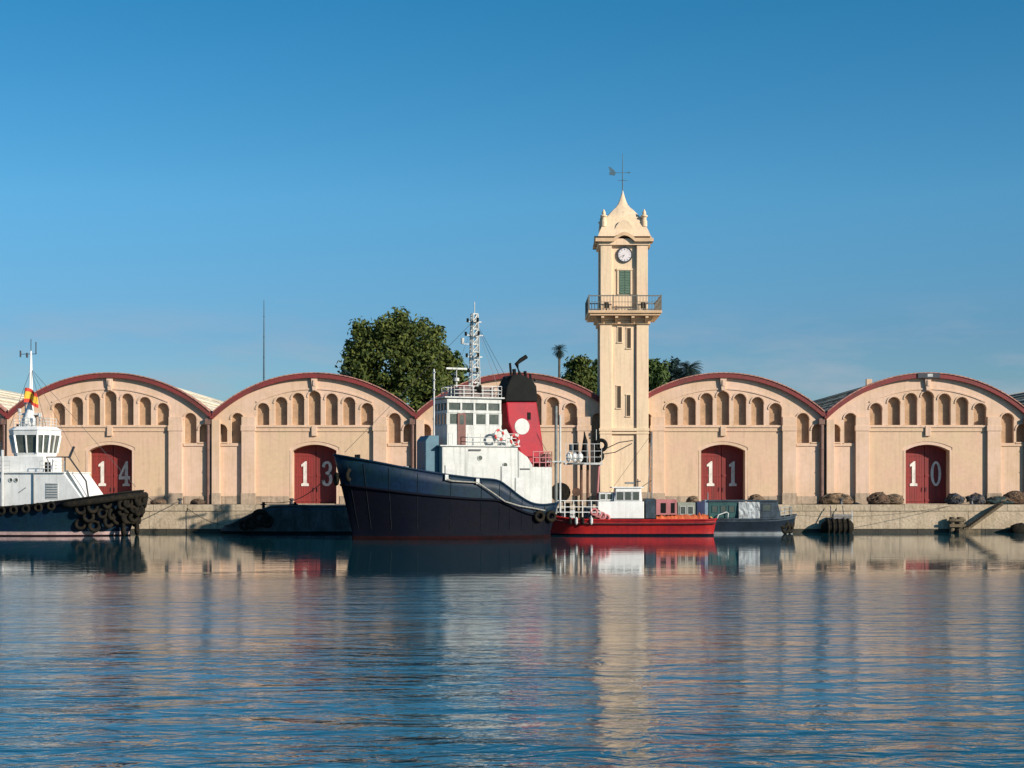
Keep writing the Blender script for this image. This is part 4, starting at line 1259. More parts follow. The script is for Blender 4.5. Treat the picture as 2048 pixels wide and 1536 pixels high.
def red_boat():
    D = 137.5
    x0, x1 = X(1084, D), X(1428, D)
    fr = Frame('workboat', ((x0 + x1) / 2, D), (-1, 0))   # bow to the left, behind the tug's stern
    root = fr.root
    tag(root, 'low red workboat with small white wheelhouse between the tug stern and the blue boat', 'workboat')
    st = straight_hull(fr, x1 - x0, 2.1, Z(1040, D), lambda n: [HBLACK, HBLACK, BRED, BRED, BRED, BRED, BRED, BRED][:n], .55, cap=BRED, drop=.55)
    v = 1.6
    Yn = D - v
    def U(px): return fr.u(px, v)
    def Zz(py): return Z(py, Yn)
    # rubbing strake dark line
    q = MB(); q.tube([(p[0], p[2] + .03, p[4] - .28) for p in st[1:-1]], .07, mat('dark_red_rubber', (.09, .012, .014), .7, .2, 2), 6); q.obj('rubbing_strake', root)
    # wheelhouse
    q = MB()
    q.prism([(U(1288), Zz(1037)), (U(1207), Zz(1037)), (U(1195), Zz(1022)), (U(1195), Zz(1003)), (U(1288), Zz(1003))], -v + .2, v, WHITEB)
    q.prism([(U(1284), Zz(1002.9)), (U(1228), Zz(1002.9)), (U(1232), Zz(976)), (U(1282), Zz(974))], -v + .35, v - .1, WHITEB)
    wh = q.obj('wheelhouse', root, bevel=.05)
    q = MB(); q.box(U(1288), U(1224), -v + .2, v, Zz(976), Zz(973.5), WHITEB); q.obj('wheelhouse_roof', wh)
    for px, w_ in ((1240, .55), (1256, .5), (1272, .5)):
        window(wh, port_M(U(px), v - .1, Zz(1000)), w_, Zz(984) - Zz(1000), WHITE2, .04)
    q = MB(); q.box(U(1228), U(1198), -v + .5, v - .4, Zz(1002.8), Zz(985), WHITE2); fw = q.obj('fore_cabin', root, bevel=.04)
    for px in (1206, 1220): window(fw, port_M(U(px), v - .4, Zz(999)), .42, .45, WHITEB, .04)
    # roof gear
    q = MB(); q.tube([(U(1278), .3, Zz(974)), (U(1278), .3, Zz(958))], .05, IRON, 6); q.bar((U(1284), .3, Zz(962)), (U(1262), .3, Zz(966)), .08, .08, IRON); q.box(U(1270), U(1252), 0, .5, Zz(968), Zz(964), GREY); q.obj('radar', root)
    # thin mast with rungs behind the cabin
    um = U(1306); q = MB()
    q.tube([(um, .6, Zz(1035)), (um + .0, .6, Zz(862))], .055, GREY, 6); q.tube([(um + .45, .6, Zz(1035)), (um + .04, .6, Zz(864))], .045, GREY, 6)
    for i in range(9):
        t = i / 9; q.bar((um, .6, Zz(1020 - 150 * t)), (um + .45 * (1 - t), .6, Zz(1020 - 150 * t)), .04, .04, GREY)
    q.obj('mast', root)
    q = MB(); q.tube([(um, .6, Zz(960)), (U(1262), .6, Zz(990))], .025, IRON, 4); q.tube([(um, .6, Zz(866)), (U(1210), .3, Zz(1000))], .012, IRON, 4); q.obj('stay', root)
    # dark blue locker, salmon box with openings, orange deck cargo
    q = MB(); q.box(U(1311), U(1291), -1.2, v, Zz(1037), Zz(997), SLATE); q.obj('locker', root, bevel=.03, label='dark slate locker')
    q = MB(); q.box(U(1354), U(1312), -1.2, v - .05, Zz(1030), Zz(999), SAL); sb = q.obj('engine_box', root, bevel=.03, label='salmon engine box')
    for px, w_ in ((1327, .42), (1346, .30)):
        q = MB(); q.box(U(px) - w_ / 2, U(px) + w_ / 2, v - .05, v - .02, Zz(1026), Zz(1006), BLACK); q.obj('hatch', sb)
    q = MB(); nx = 40; vs = []; fs = []
    for i in range(nx + 1):
        px = 1313 + 104 * i / nx; hh = .10 + .34 * abs(noise.noise(Vector((i * .37, 2.2, 0)))) + .14 * noise.noise(Vector((i * 1.1, 5, 0)))
        for k in range(7):
            a_ = PI * k / 6
            vs.append((U(px), v - .75 + .78 * math.cos(a_) + .05 * noise.noise(Vector((i * .6, k, 1))), Zz(1038) + (.18 + hh) * math.sin(a_) ** .7 * (1 + .25 * noise.noise(Vector((i * .5, k * .9, 7))))))
    for i in range(nx):
        for k in range(6): a_ = i * 7 + k; fs.append((a_, a_ + 1, a_ + 8, a_ + 7))
    q.add(vs, fs, ORANGE); q.obj('orange_net', root, smooth=True, label='orange net and cover bundled along the rail')
    # pink fender heap at the cabin foot
    q = MB()
    for i in range(4): q.torus((U(1188 + i * 8), v + .1, Zz(1024 + 4 * i)), (0, 1, .3), .26, .11, SAL, 14, 6)
    q.obj('fender', root, smooth=True)
    # small fenders hanging near the bow
    for i, px in enumerate((1140, 1152, 1165, 1182)):
        q = MB(); z0 = Zz(1049); q.tube([(U(px), 2.2, z0), (U(px), 2.2, z0 + .12), (U(px), 2.2, z0 + .5), (U(px), 2.2, z0 + .62)], [.05, .13, .13, .04], WHITE2 if i % 2 else BLACK, 10); q.obj('hanging_fender', root)
    # winch drum & rails on the foredeck
    q = MB(); u_ = U(1122)
    q.tube([(u_, -.6, Zz(985)), (u_, .6, Zz(985))], .42, BLACK, 16)
    for vv in (-.7, .6): q.tube([(u_, vv, Zz(985)), (u_, vv + .1, Zz(985))], .82, RUBBER, 20)
    for du in (-.55, .55):
        q.bar((u_ + du, .75, Zz(1036)), (u_, .75, Zz(985)), .1, .1, BLACK)
    nd = q.obj('net_drum', root)
    u_ = U(1154); q = MB()
    q.tube([(u_, .2, Zz(984)), (u_, .9, Zz(984))], .36, mat('rust_brown', (.16, .08, .05), .9, .3, 2), 14); q.bar((u_, .5, Zz(1036)), (u_, .5, Zz(984)), .2, .2, BLACK); q.obj('line_hauler', root)
    railing(root, [(U(1112), 1.75, Zz(1034)), (U(1200), 1.75, Zz(1034))], 1.35, WHITEB, 'railing', .75, .035)
    q = MB()
    for i in range(9):
        px = 1118 + i * 9; s_ = random.uniform(.25, .45)
        q.box(U(px) - s_ / 2, U(px) + s_ / 2, .3, 1.4, Zz(1036), Zz(1036) + random.uniform(.6, 1.3), random.choice([BLACK, IRON, SLATE, WHITE2, BLACK]))
    q.obj('deck_gear', root)
    # gantry: two posts, a cross platform, floodlit power block and white floats
    g = MB()
    for px in (1164, 1177): g.tube([(U(px), 0.2, Zz(1036)), (U(px), .2, Zz(928))], .12, mat('rust_brown', (), .9) , 8)
    g.tube([(U(1194), 0.2, Zz(1036)), (U(1200), .2, Zz(925))], .09, SAL, 8)
    gt = g.obj('gantry_post', root)
    g = MB(); g.box(U(1206), U(1130), -.5, 1.0, Zz(929), Zz(925), WHITE2); g.torus((U(1152), .3, Zz(927)), (0, 0, 1), .95, .07, GREY, 20, 6); g.obj('gantry_platform', root)
    railing(root, [(U(1204), 1.0, Zz(925)), (U(1132), 1.0, Zz(925))], 1.55, WHITE2, 'gantry_railing', .6, .025)
    g = MB()
    for px in (1138, 1150, 1162):
        pass
    for i, px in enumerate((1139, 1150, 1161)):
        pts = [(U(px), .6, Zz(924)), (U(px), .6, Zz(920)), (U(px), .6, Zz(914)), (U(px), .6, Zz(908)), (U(px), .6, Zz(904))]
        g.tube(pts, [.10, .22, .27, .22, .08], WHITEB, 10)
    g.obj('white_float', root, smooth=True)
    g = MB(); g.tube([(U(1154), -.1, Zz(908)), (U(1154), -.1, Zz(884))], .20, BLACK, 10); g.tube([(U(1143), .1, Zz(903)), (U(1143), .1, Zz(888))], .15, SLATE, 10)
    g.tube([(U(1171), .1, Zz(926)), (U(1171), .1, Zz(906)), (U(1172), .1, Zz(882)), (U(1170), .1, Zz(862))], [.36, .30, .20, .05], BLACK, 10)
    g.tube([(U(1195), .3, Zz(926)), (U(1196), .3, Zz(880))], .26, BLACK, 10)
    g.obj('net_gear', root)
    g = MB(); g.torus((U(1203), .8, Zz(890)), (0.2, 1, 0), .42, .16, BLACK, 20, 8); g.torus((U(1199), .6, Zz(912)), (0.3, 1, 0), .32, .15, BLACK, 20, 8); g.obj('power_block', root, smooth=True)
    g = MB(); g.tube([(U(1194), .5, Zz(925)), (U(1194), .5, Zz(858))], .03, WHITE2, 6)
    g.tube([(U(1206), .5, Zz(900)), (U(1240), .4, Zz(884)), (U(1268), .3, Zz(880))], .045, ROPED, 5); g.tube([(U(1206), .5, Zz(908)), (U(1232), .4, Zz(904)), (U(1266), .3, Zz(886))], .045, ROPED, 5)  # dark strands drawn in place of shadow lines on the wall behind
    g.obj('pole_and_shadow_lines', root)
    g = MB(); g.tube([(U(1308), -1.0, Zz(1033)), (U(1280), -1.0, Zz(1033))], .02, ROPED, 4)
red_boat()

def blue_boat():
    D = 141.5
    x0, x1 = X(1356, D), X(1592, D)
    fr = Frame('fishing_boat', ((x0 + x1) / 2, D), (1, 0)); root = fr.root    # bow to the right, we see starboard (v negative)
    tag(root, 'dark grey-blue boat with teal deckhouse and silver tarpaulin, right of the red workboat', 'boat')
    st = straight_hull(fr, x1 - x0, 2.0, Z(1038, D), lambda n: [BARGE, mat('boot_grey', (.22, .24, .25), .7, .2, 1), SLATE, mat('hull_slate', (.012, .022, .036), .7, .2, 1, spec=.15), mat('hull_slate', (), .6), mat('hull_slate', (), .6), mat('hull_slate', (), .6), SLATE][:n], .35, cap=SLATE, drop=.5)
    v = -1.6; Yn = D + v
    def U(px): return fr.u(px, v)
    def Zz(py): return Z(py, Yn)
    def bx(px0, px1, py0, py1, m, name, dv=0, lab=None, depth=2.6, bev=.03):
        q = MB(); q.box(U(px0), U(px1), v + dv, v + dv + depth, Zz(py1), Zz(py0), m); return q.obj(name, root, bevel=bev, label=lab)
    bx(1356, 1393, 1005, 1036, mat('grey_green', (.27, .30, .24), .7, .15, 1.5), 'aft_shelter', .1)
    for px in (1366, 1381):
        w_ = window(root, star_M(U(px), v + .1, Zz(1028)), .42, .62, WHITE2, .04)
    bx(1393.5, 1409, 1003, 1036, DKBLUE, 'locker', 0, 'dark blue locker')
    bx(1409.5, 1417, 1000, 1036, mat('pale_blue', (.20, .28, .36), .6, .1, 2), 'door_panel', .05)
    dh = bx(1417.5, 1478, 1003, 1036, TEAL, 'deckhouse', 0)
    q = MB(); q.box(U(1416), U(1556), v - .1, -v, Zz(1003) + .003, Zz(1000), SLATE); q.obj('deckhouse_roof', root)
    for px in (1430, 1447, 1464): window(dh, star_M(U(px), v, Zz(1024)), .42, .5, TEAL, .04)
    # crumpled silver tarpaulin over the middle
    q = MB(); nx, nz_ = 14, 10; vs = []; fs = []
    for j in range(nz_ + 1):
        for i in range(nx + 1):
            px = 1477 + 42 * i / nx; py = 1004 + 33 * j / nz_
            t = noise.noise(Vector((i * .5, j * .45, 3))) * .07
            vs.append((U(px), v - .12 + t - .12 * j / nz_, Zz(py)))
    for j in range(nz_):
        for i in range(nx): a = j * (nx + 1) + i; fs.append((a, a + 1, a + nx + 2, a + nx + 1))
    q.add(vs, fs, TARP); q.obj('tarpaulin', root, smooth=False)
    bx(1478.5, 1518, 1004.5, 1036, SLATE, 'mid_house', .25)
    q = MB(); q.prism([(U(1518.5), Zz(1036)), (U(1563), Zz(1036)), (U(1555), Zz(1003)), (U(1518.5), Zz(1003))], v, -v, SLATE); fh = q.obj('fore_house', root, bevel=.04)
    window(fh, star_M(U(1534), v, Zz(1021)), .7, .5, SLATE, .04)
    q = MB(); q.tube([(U(1420), 0, Zz(1000)), (U(1420), 0, Zz(985))], .05, GREY, 6); q.obj('stub_mast', root)
    # bow rail and dark tyres
    railing(root, [(U(1562), v + .4, Zz(1036)), (U(1582), v + .9, Zz(1034)), (U(1590), 0, Zz(1034))], .85, GALV, 'bow_railing', .5, .03)
    for px, py, r_ in ((1566, 1046, 70), (1576, 1044, 50), (1586, 1046, 30), (1571, 1056, 60), (1582, 1056, 40)):
        p_ = Z(py, D - 1)
        uu = fr.u(px, -1.2); inst('tyre_fender', TYRE_ME, root, (uu, -1.35 + max(0, (px - 1566)) * .045, p_), (0, 0, R(90 - r_)), (1.1, 1.2, 1.1))
    # stern gallows: white bent pipe frame
    q = MB()
    q.tube([(U(1432), v - .2, Zz(1042)), (U(1436), v - .2, Zz(1030)), (U(1452), v - .2, Zz(1024)), (U(1456), v - .2, Zz(1026)), (U(1454), v - .2, Zz(1052)), (U(1428), v - .2, Zz(1053))], .045, WHITEB, 6)
    q.obj('boarding_frame', root)
    q = MB(); q.tube([(U(1420), v - .15, Zz(1034)), (U(1430), v - .15, Zz(1044))], .09, YEL, 8); q.obj('yellow_hose', root)
blue_boat()

def barge():
    D = 143.0
    x0, x1 = X(452, D), X(712, D)
    fr = Frame('barge', ((x0 + x1) / 2, D), (-1, 0)); root = fr.root
    tag(root, 'low dark grey work barge moored behind the bow of the large tug', 'barge')
    hl = (x1 - x0) / 2
    zs = Z(1012, D)
    st = [(-hl, -hl + .1, 1.6, 1.5, zs), (-hl + 1, -hl + 1, 1.9, 1.8, zs), (0, 0, 1.9, 1.8, zs), (hl - 4.4, hl - 4.5, 1.9, 1.7, zs - .05), (hl - 3.6, hl - 3.4, 1.85, 1.5, zs - .25), (hl - 2, hl - 1.6, 1.5, 1.1, zs - .9), (hl - .7, hl - .2, 1.0, .7, zs - 1.55), (hl, hl + .4, .5, .3, .62)]
    st = interp(st, 3)
    hull(fr, st, lambda n: [BLACK, BLACK, BARGE, BARGE, BARGE, BARGE, BARGE, SLATE][:n], cap=BARGE, deck_drop=.25, zlev=[-.6, -.02, .2, .4])
    for px in range(560, 700, 28):
        q = MB(); q.bar((fr.u(px, 1.9), 1.93, .35), (fr.u(px, 1.9), 1.93, zs - .1), .07, .08, BARGE); q.obj('hull_rib', root)
    for px, py, s_ in ((520, 1035, 1.6), (502, 1045, 1.2), (533, 1042, 1.2), (488, 1050, 1.0)):
        inst('tyre_fender', TYRE_ME, root, (fr.u(px, 2.0), 2.0 if px > 500 else 1.8, Z(py, D - 2)), (0, 0, R(5)), (s_, 1.2, s_))
    for px in (527, 590):
        q = MB(); u_ = fr.u(px, 1.2); q.tube([(u_, 1.2, zs - .3), (u_, 1.2, zs + .35)], .13, BLACK, 8); q.tube([(u_ - .25, 1.2, zs + .15), (u_ + .25, 1.2, zs + .15)], .06, BLACK, 6); q.obj('bitt', root)
    # heap of dark net on the raked end
barge()

# ------------------------------------------------------------------ things on and against the quay
def heap(px, py_top, wpx, D, m, name, label, cat, seed, group=None, ry=.8, base=None):
    """a piled fishing net: irregular mound with strands lying over it"""
    cx = X(px, D); wx = wpx * D / F / 2; zb = ZQ if base is None else base
    hz = (Z(py_top, D) - zb) * .82
    n = 20; me = bmesh.new(); bmesh.ops.create_icosphere(me, subdivisions=4, radius=1)
    for v in me.verts:
        c = v.co; nn = noise.noise(c * 1.6 + Vector((seed, 0, 0))) * .34 + noise.noise(c * 4.5 + Vector((0, seed, 0))) * .14 + noise.noise(c * 11 + Vector((0, seed, 5))) * .06
        k = 1 + nn
        v.co = Vector((c.x * wx * k, c.y * ry * k, max(-.02, (c.z * .55 + .45) * hz * (k if c.z > 0 else 1) - .05)))
    msh = bpy.data.meshes.new('net_mound'); me.to_mesh(msh); me.free(); msh.materials.append(m)
    msh.polygons.foreach_set('use_smooth', [True] * len(msh.polygons))
    root = empty(name, (cx, D, zb)); tag(root, label, cat, group)
    inst('net_mound', msh, root)
    q = MB(); rr = random.Random(seed)
    for s in range(26):
        pts = []; a0 = rr.uniform(0, 6.3); e0 = rr.uniform(.1, 1.3); da = rr.uniform(.15, .4) * rr.choice((-1, 1)); rad = rr.uniform(.25, .6)
        for i in range(14):
            aa = a0 + da * i * .5 + .25 * math.sin(i * .9 + s); ee = e0 + rad * .5 * math.sin(i * .8 + a0)
            pts.append((wx * 1.06 * math.cos(ee) * math.cos(aa), ry * 1.1 * math.cos(ee) * math.sin(aa), max(.03, hz * (.08 + .98 * math.sin(max(.05, ee))))))
        q.tube(pts, .045, (m, ROPED, m, NETT)[s % 4], 5)
    q.obj('net_rope', root)
    return root
GN = 'heaps of fishing net on the quay'
heap(1672, 983, 66, 148.0, NETT, 'fishing_net', 'tan fishing net heaped in front of the wall between doors 11 and 10', 'fishing net', 3, GN)
heap(1757, 981, 44, 147.8, NETB, 'fishing_net', 'reddish brown net heap nearer to door 10, left of it', 'fishing net', 11, GN)
heap(1787, 985, 42, 148.1, NETT, 'fishing_net', 'pale tan net heap touching the left side of door 10', 'fishing net', 17, GN)
heap(1909, 984, 34, 147.9, NETK, 'fishing_net', 'dark blue net heap just right of door 10', 'fishing net', 23, GN)
heap(1952, 984, 34, 147.8, NETK, 'fishing_net', 'dark net heap against the pilaster right of door 10', 'fishing net', 31, GN)
heap(1997, 990, 54, 148.2, mat('net_teal', (.05, .085, .085), .95, .4, 3, .06), 'fishing_net', 'low teal net heap right of the dark ones', 'fishing net', 37, GN)
heap(2030, 978, 50, 148.6, NETB, 'fishing_net', 'tall brown net heap at the right edge of the quay', 'fishing net', 41, GN)
heap(1512, 986, 30, 148.4, NETT, 'fishing_net', 'small yellowish net heap at the right side of door 11', 'fishing net', 43, GN)
heap(1385, 990, 24, 148.4, NETT, 'fishing_net', 'small brown net heap left of door 11 above the boat', 'fishing net', 47, GN)
heap(318, 996, 30, 148.2, NETB, 'fishing_net', 'low net heap right of the tyre-padded tug bow', 'fishing net', 53, GN)
heap(395, 996, 26, 148.4, NETB, 'fishing_net', 'low net heap at the foot of the downpipe between doors 14 and 13', 'fishing net', 59, GN)

def bollard(px, label, D=YQ + .5):
    root = empty('bollard', (X(px, D), D, ZQ)); tag(root, label, 'bollard', 'mooring bollards on the quay edge')
    q = MB(); q.tube([(0, 0, 0), (0, 0, .05)], .26, IRON, 14); q.obj('base_plate', root)
    q = MB(); q.tube([(0, 0, .05), (0, 0, .3), (0, 0, .42)], [.16, .13, .15], IRON, 12); q.obj('post', root)
    q = MB(); q.tube([(0, 0, .42), (0, 0, .5), (0, 0, .56)], [.24, .25, .15], IRON, 12); q.obj('cap', root)
    return root
bollard(1682, 'iron bollard above the large round fender')
bollard(1943, 'iron bollard above the gangway, right of door 10')
bollard(583, 'iron bollard left of door 13 with the tug rope on it')
bollard(360, 'iron bollard between doors 14 and 13')

# big black fender floating against the wall
def big_fender():
    D = YQ - .95
    root = empty('dock_fender', (X(1675, D), D, 0)); tag(root, 'big black rubber dock fender floating against the quay wall', 'fender')
    q = MB(); r_ = .62; L = 1.15
    pts = [(-L - .28, 0, .5), (-L, 0, .5), (-L * .5, 0, .5), (L * .5, 0, .5), (L, 0, .5), (L + .22, 0, .5)]
    q.tube(pts, [.25, .55, .68, .7, .6, .3], RUBBER, 18); q.obj('fender_body', root, smooth=True)
    tm_ = MB(); tm_.torus((0, 0, 0), (1, 0, 0), .68, .11, RUBBER, 18, 6); me_ = tm_.mesh('tyre', True)
    for x in (-.9, -.45, 0, .45, .9): inst('tyre', me_, root, (x, 0, .5))
    q = MB(); q.tube([(.6, .0, 1.1), (.55, .55, ZQ - .1)], .04, IRON, 6); q.tube([(-.6, .0, 1.1), (-.5, .55, ZQ - .1)], .04, IRON, 6); q.obj('chain', root)
    q = MB(); q.box(-.35, 1.3, .1, .55, 1.18, 1.62, mat('faded_rubber', (.25, .24, .23), .9, .2, 2)); q.obj('pad', root, bevel=.06)
    q = MB(); q.bar((1.32, .3, .2), (1.32, .3, 1.9), .1, .1, WHITE2); q.obj('guide_post', root)
big_fender()
def pile_pair():
    D = YQ - .5
    root = empty('timber_dolphin', (X(1918, D), D, 0)); tag(root, 'two weathered timber fender piles beside the gangway', 'mooring pile')
    for dx, s_ in ((-.62, .24), (.12, .32), ):
        q = MB(); q.tube([(dx, 0, -.8), (dx, 0, Z(1034, D))], s_, WOOD, 12); q.obj('pile', root)
    q = MB(); q.box(-.9, .5, -.36, -.26, .5, .75, WOOD); q.box(-.9, .5, -.36, -.26, 1.0, 1.2, WOOD); q.obj('crossbeam', root)
pile_pair()
def gangway():
    D = YQ - .9
    root = empty('gangway', (X(1960, D), D, 0)); tag(root, 'timber gangway sloping from the quay down to a small pontoon', 'gangway')
    a = Vector((X(1934, D) - X(1960, D), 0, .35)); b = Vector((X(2004, D) - X(1960, D), .3, ZQ + .05))
    for dy in (-.45, .45):
        q = MB(); q.bar(a + Vector((0, dy, 0)), b + Vector((0, dy, 0)), .10, .20, WOOD); q.obj('beam', root)
    tm_ = MB(); tm_.box(-.09, .09, -.5, .5, 0, .05, WOOD); me_ = tm_.mesh('plank')
    ang = -math.atan2(b.z - a.z, b.x - a.x)
    for i in range(15):
        p = a + (b - a) * (i + .5) / 15 + Vector((0, 0, .1)); inst('plank', me_, root, p, (0, ang, 0))
    q = MB(); q.box(a.x - .9, a.x + 1.0, -.7, .7, -.1, .30, WOOD); q.obj('pontoon', root, bevel=.04)
gangway()
# rubble boulders at the wall foot, right
def rubble():
    rr = random.Random(5)
    spots = [(2040, 1046, .9), (2062, 1050, .8)]
    for i, (px, py, s_) in enumerate(spots):
        me = bmesh.new(); bmesh.ops.create_icosphere(me, subdivisions=3, radius=1)
        for v in me.verts: v.co *= 1 + .3 * noise.noise(v.co * 1.3 + Vector((i * 7, 2, 1))) + .08 * noise.noise(v.co * 5)
        msh = bpy.data.meshes.new('boulder'); me.to_mesh(msh); me.free(); msh.materials.append(RUBBER)
        o = bpy.data.objects.new('dock_fender', msh); COL.objects.link(o); o.location = (X(px, YQ - .8), YQ - .8, .25); o.scale = (s_ * .9, .6, s_ * .7)
        tag(o, 'black rubber fender low on the quay wall at the right edge' if i == 0 else 'black rubber fender just beyond the right edge', 'fender')
rubble()
# white figures of small white floats by the quay wall on the left, mooring lines
def mooring(name, pts, label, r=.03, m=ROPED, sag=.3):
    q = MB(); out = []
    a, b = Vector(pts[0]), Vector(pts[1])
    for i in range(13):
        t = i / 12; p = a.lerp(b, t); p.z -= sag * 4 * t * (1 - t); out.append(p)
    q.tube(out, r, m, 5); o = q.obj(name); tag(o, label, 'mooring rope'); return o
D_ = YQ + .5
mooring('mooring_rope', [(X(583, D_), D_, ZQ + .3), (-12.9, 124.0, 5.9)], 'mooring rope from the bollard left of door 13 up to the tug bow', .035, ROPED, .5)
mooring('mooring_rope', [(X(583, D_), D_, ZQ + .3), (X(527, 141.8), 141.8, 2.7)], 'short mooring rope from the bollard left of door 13 down to the grey barge', .03, ROPED, .1)
mooring('mooring_rope', [(X(360, D_), D_, ZQ + .3), (X(287, 136.2), 136.4, 3.4)], 'mooring rope from the bollard between doors 14 and 13 to the tyre-padded bow', .035, ROPED, .5)
mooring('mooring_rope', [(X(360, D_), D_, ZQ + .2), (X(440, 142), 142.4, .75)], 'slack rope hanging along the quay wall towards the raked end of the barge', .03, ROPED, .3)
mooring('mooring_rope', [(X(1943, D_), D_, ZQ + .3), (X(1590, 141), 141.0, 1.6)], 'long mooring rope from the bollard near door 10 to the blue boat', .02, ROPED, .6)

# thin radio mast far behind
def radio_mast():
    D = 260.0
    root = empty('radio_mast', (X(528, D), D, ZQ)); tag(root, 'thin grey mast rising far behind the warehouse with number 13', 'mast')
    q = MB(); q.tube([(0, 0, 0), (0, 0, 20), (0, 0, Z(600, D) - ZQ)], [.2, .15, .06], VANE, 8); q.obj('pole', root)
    q = MB()
    for i in range(8): q.torus((0, 0, 6 + i * 3.2), (0, 0, 1), .22 - i * .016, .04, VANE, 10, 5)
    q.obj('collar', root)
radio_mast()

# ------------------------------------------------------------------ trees
def leaf_tree(px, pytop, wpx, D, label, mt, seed, nclump, leaf=.42, group='trees behind the warehouses', zbase_frac=.30, shape='oval', lean=0, per=60):
    rr = random.Random(seed)
    H = Z(pytop, D) - ZQ; Rw = wpx * D / F / 2
    root = empty('leafy_tree', (X(px, D), D, ZQ)); tag(root, label, 'tree', group)
    # trunk and limbs
    q = MB(); q.tube([(0, 0, -.1), (rr.uniform(-.3, .3), 0, H * .25), (0, 0, H * .5), (0, 0, H * .8)], [.7, .5, .32, .08], BARK, 10); q.obj('trunk', root, smooth=True)
    zb = H * zbase_frac
    cz = (H + zb) / 2; hz = (H - zb) / 2
    q = MB(); cl = []
    tries = 0
    while len(cl) < nclump and tries < nclump * 20:
        tries += 1
        d = Vector((rr.gauss(0, 1), rr.gauss(0, 1), rr.gauss(0, 1))).normalized()
        rad = rr.uniform(.35, .94) ** .5
        lump = 1 + .20 * noise.noise(d * 2.0 + Vector((seed, 1, 2))) + .12 * noise.noise(d * 4.5 + Vector((seed, 1, 2)))
        if shape == 'box':
            m_ = max(abs(d.x), abs(d.y), abs(d.z)) * 1.12 ** .8; d = d / m_
        taper = 1.0 if shape == 'oval' else (1 - .25 * max(0, d.z))
        p = Vector((d.x * Rw * rad * lump * taper, d.y * Rw * rad * lump * taper, cz + d.z * hz * rad * lump))
        if shape == 'cypress' : p.x *= 1 - .3 * max(0, d.z)
        p.z = min(p.z, H)
        cl.append(p)
    for i in range(0, len(cl), max(1, len(cl) // 14)):
        p = cl[i]; st_ = Vector((0, 0, max(H * .15, min(p.z * .6, H * .6))))
        mid = st_.lerp(p, .5) + Vector((0, 0, -.3)); q.tube([st_, mid, p], [.22, .13, .04], BARK, 6)
    q.obj('limb', root, smooth=True)
    vs = []; fs = []
    for p in cl:
        cr_ = rr.uniform(.8, 1.5) * (Rw / 8) ** .5
        for _ in range(per):
            d = Vector((rr.gauss(0, 1), rr.gauss(0, 1), rr.gauss(0, .8)))
            if d.length > 2.2: continue
            c = p + d * cr_ * .62
            s_ = leaf * rr.uniform(.6, 1.25)
            nrm = (d.normalized() + Vector((rr.gauss(0, .7), rr.gauss(0, .7), rr.gauss(.4, .6)))).normalized()
            a = nrm.orthogonal().normalized(); a.rotate(Matrix.Rotation(rr.uniform(0, 6.28), 3, nrm)); b = nrm.cross(a)
            o = len(vs)
            vs += [c - a * s_, c - b * s_ * .45, c + a * s_, c + b * s_ * .45]
            fs.append((o, o + 1, o + 2, o + 3))
    me = bpy.data.meshes.new('crown'); me.from_pydata([tuple(v) for v in vs], [], fs); me.materials.append(mt); me.update()
    inst('crown', me, root)
    return root
leaf_tree(792, 621, 222, 234, 'broad tall olive-green tree behind the bow of the large tug', LEAF, 2, 760, .38, zbase_frac=.02, shape='box')
leaf_tree(722, 652, 84, 230, 'dark green tree forming the left shoulder of the tall clump', LEAF, 5, 240, .36, zbase_frac=.05)
leaf_tree(872, 650, 104, 238, 'green tree forming the right shoulder of the tall clump behind the wheelhouse', LEAF, 7, 330, .36, zbase_frac=.05)
leaf_tree(914, 702, 50, 244, 'small bright green tree right of the tall clump beside the tug mast', LEAF2, 9, 120, .34, zbase_frac=.1)
leaf_tree(686, 722, 26, 226, 'tiny dark treetop peeking above the roof of warehouse 13', LEAF3, 10, 36, .30, zbase_frac=.3)
leaf_tree(1160, 710, 70, 236, 'rounded green tree just left of the clock tower', LEAF, 12, 220, .34, zbase_frac=.15, shape='box')
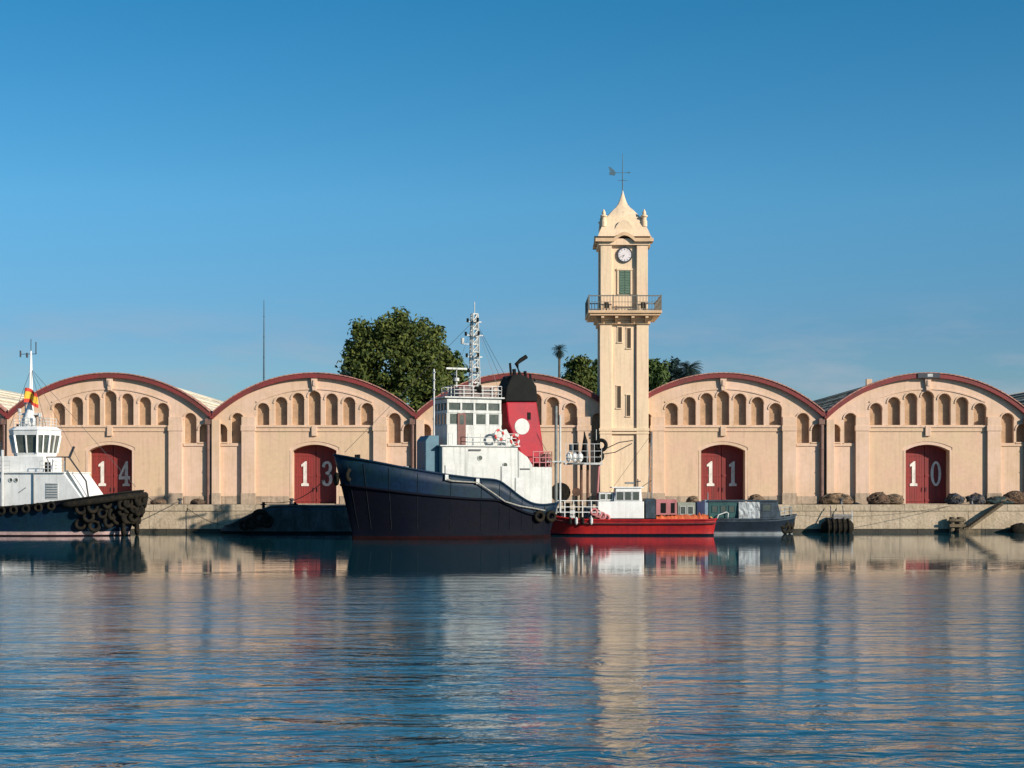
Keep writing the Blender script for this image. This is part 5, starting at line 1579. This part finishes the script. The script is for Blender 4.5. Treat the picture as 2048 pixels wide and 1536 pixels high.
leaf_tree(1198, 712, 50, 238, 'green tree partly hidden behind the left side of the clock tower', LEAF2, 15, 150, .34, zbase_frac=.15)
leaf_tree(1312, 714, 62, 236, 'bright green tree just right of the clock tower', LEAF2, 21, 200, .34, zbase_frac=.15, shape='box')
leaf_tree(1346, 724, 50, 240, 'dark tree between the bright green tree and the bushy palm', LEAF3, 25, 120, .34, zbase_frac=.15)

def palm(px, pytop, crown_px, D, label, mt, seed, nf=44, droop=1.0, cat='palm tree'):
    rr = random.Random(seed)
    root = empty('palm_tree', (X(px, D), D, ZQ)); tag(root, label, cat, 'palms behind the warehouses')
    rc = crown_px * D / F / 2
    zc = Z(pytop, D) - ZQ - rc * .75
    q = MB(); q.tube([(0, 0, -.1), (.15, 0, zc * .4), (-.05, 0, zc * .8), (0, 0, zc)], [.2, .16, .14, .18], BARK, 10); q.obj('trunk', root, smooth=True)
    vs = []; fs = []
    for i in range(nf):
        az = rr.uniform(0, 2 * PI); e0 = rr.uniform(-1.1, 1.45); L = rc * rr.uniform(.85, 1.1)
        p = Vector((0, 0, zc)); e = e0; dh_ = Vector((math.cos(az), math.sin(az), 0)); side = Vector((-math.sin(az), math.cos(az), 0))
        n = 9
        for k in range(n):
            d = dh_ * math.cos(e) + Vector((0, 0, math.sin(e))); p2 = p + d * L / n
            wl = L * .22 * math.sin(PI * (k + .8) / (n + 1.2))
            for s_ in (-1, 1):
                for jj in range(3):
                    b0 = p.lerp(p2, jj / 3); b1 = p.lerp(p2, (jj + .55) / 3)
                    tip = b1 + side * s_ * wl + d * wl * .5 - Vector((0, 0, wl * .35))
                    o = len(vs); vs += [b0, b1, tip]; fs.append((o, o + 1, o + 2))
            p = p2; e -= .22 * droop
    me = bpy.data.meshes.new('crown'); me.from_pydata([tuple(v) for v in vs], [], fs); me.materials.append(mt); me.update()
    inst('crown', me, root)
palm(1119, 687, 36, 225, 'tall slender palm with small round crown left of the clock tower', LEAF3, 3, 90, .6)
palm(1376, 716, 74, 230, 'bushy dark palm rising behind the left slope of warehouse 11', LEAF3, 8, 150, .9)
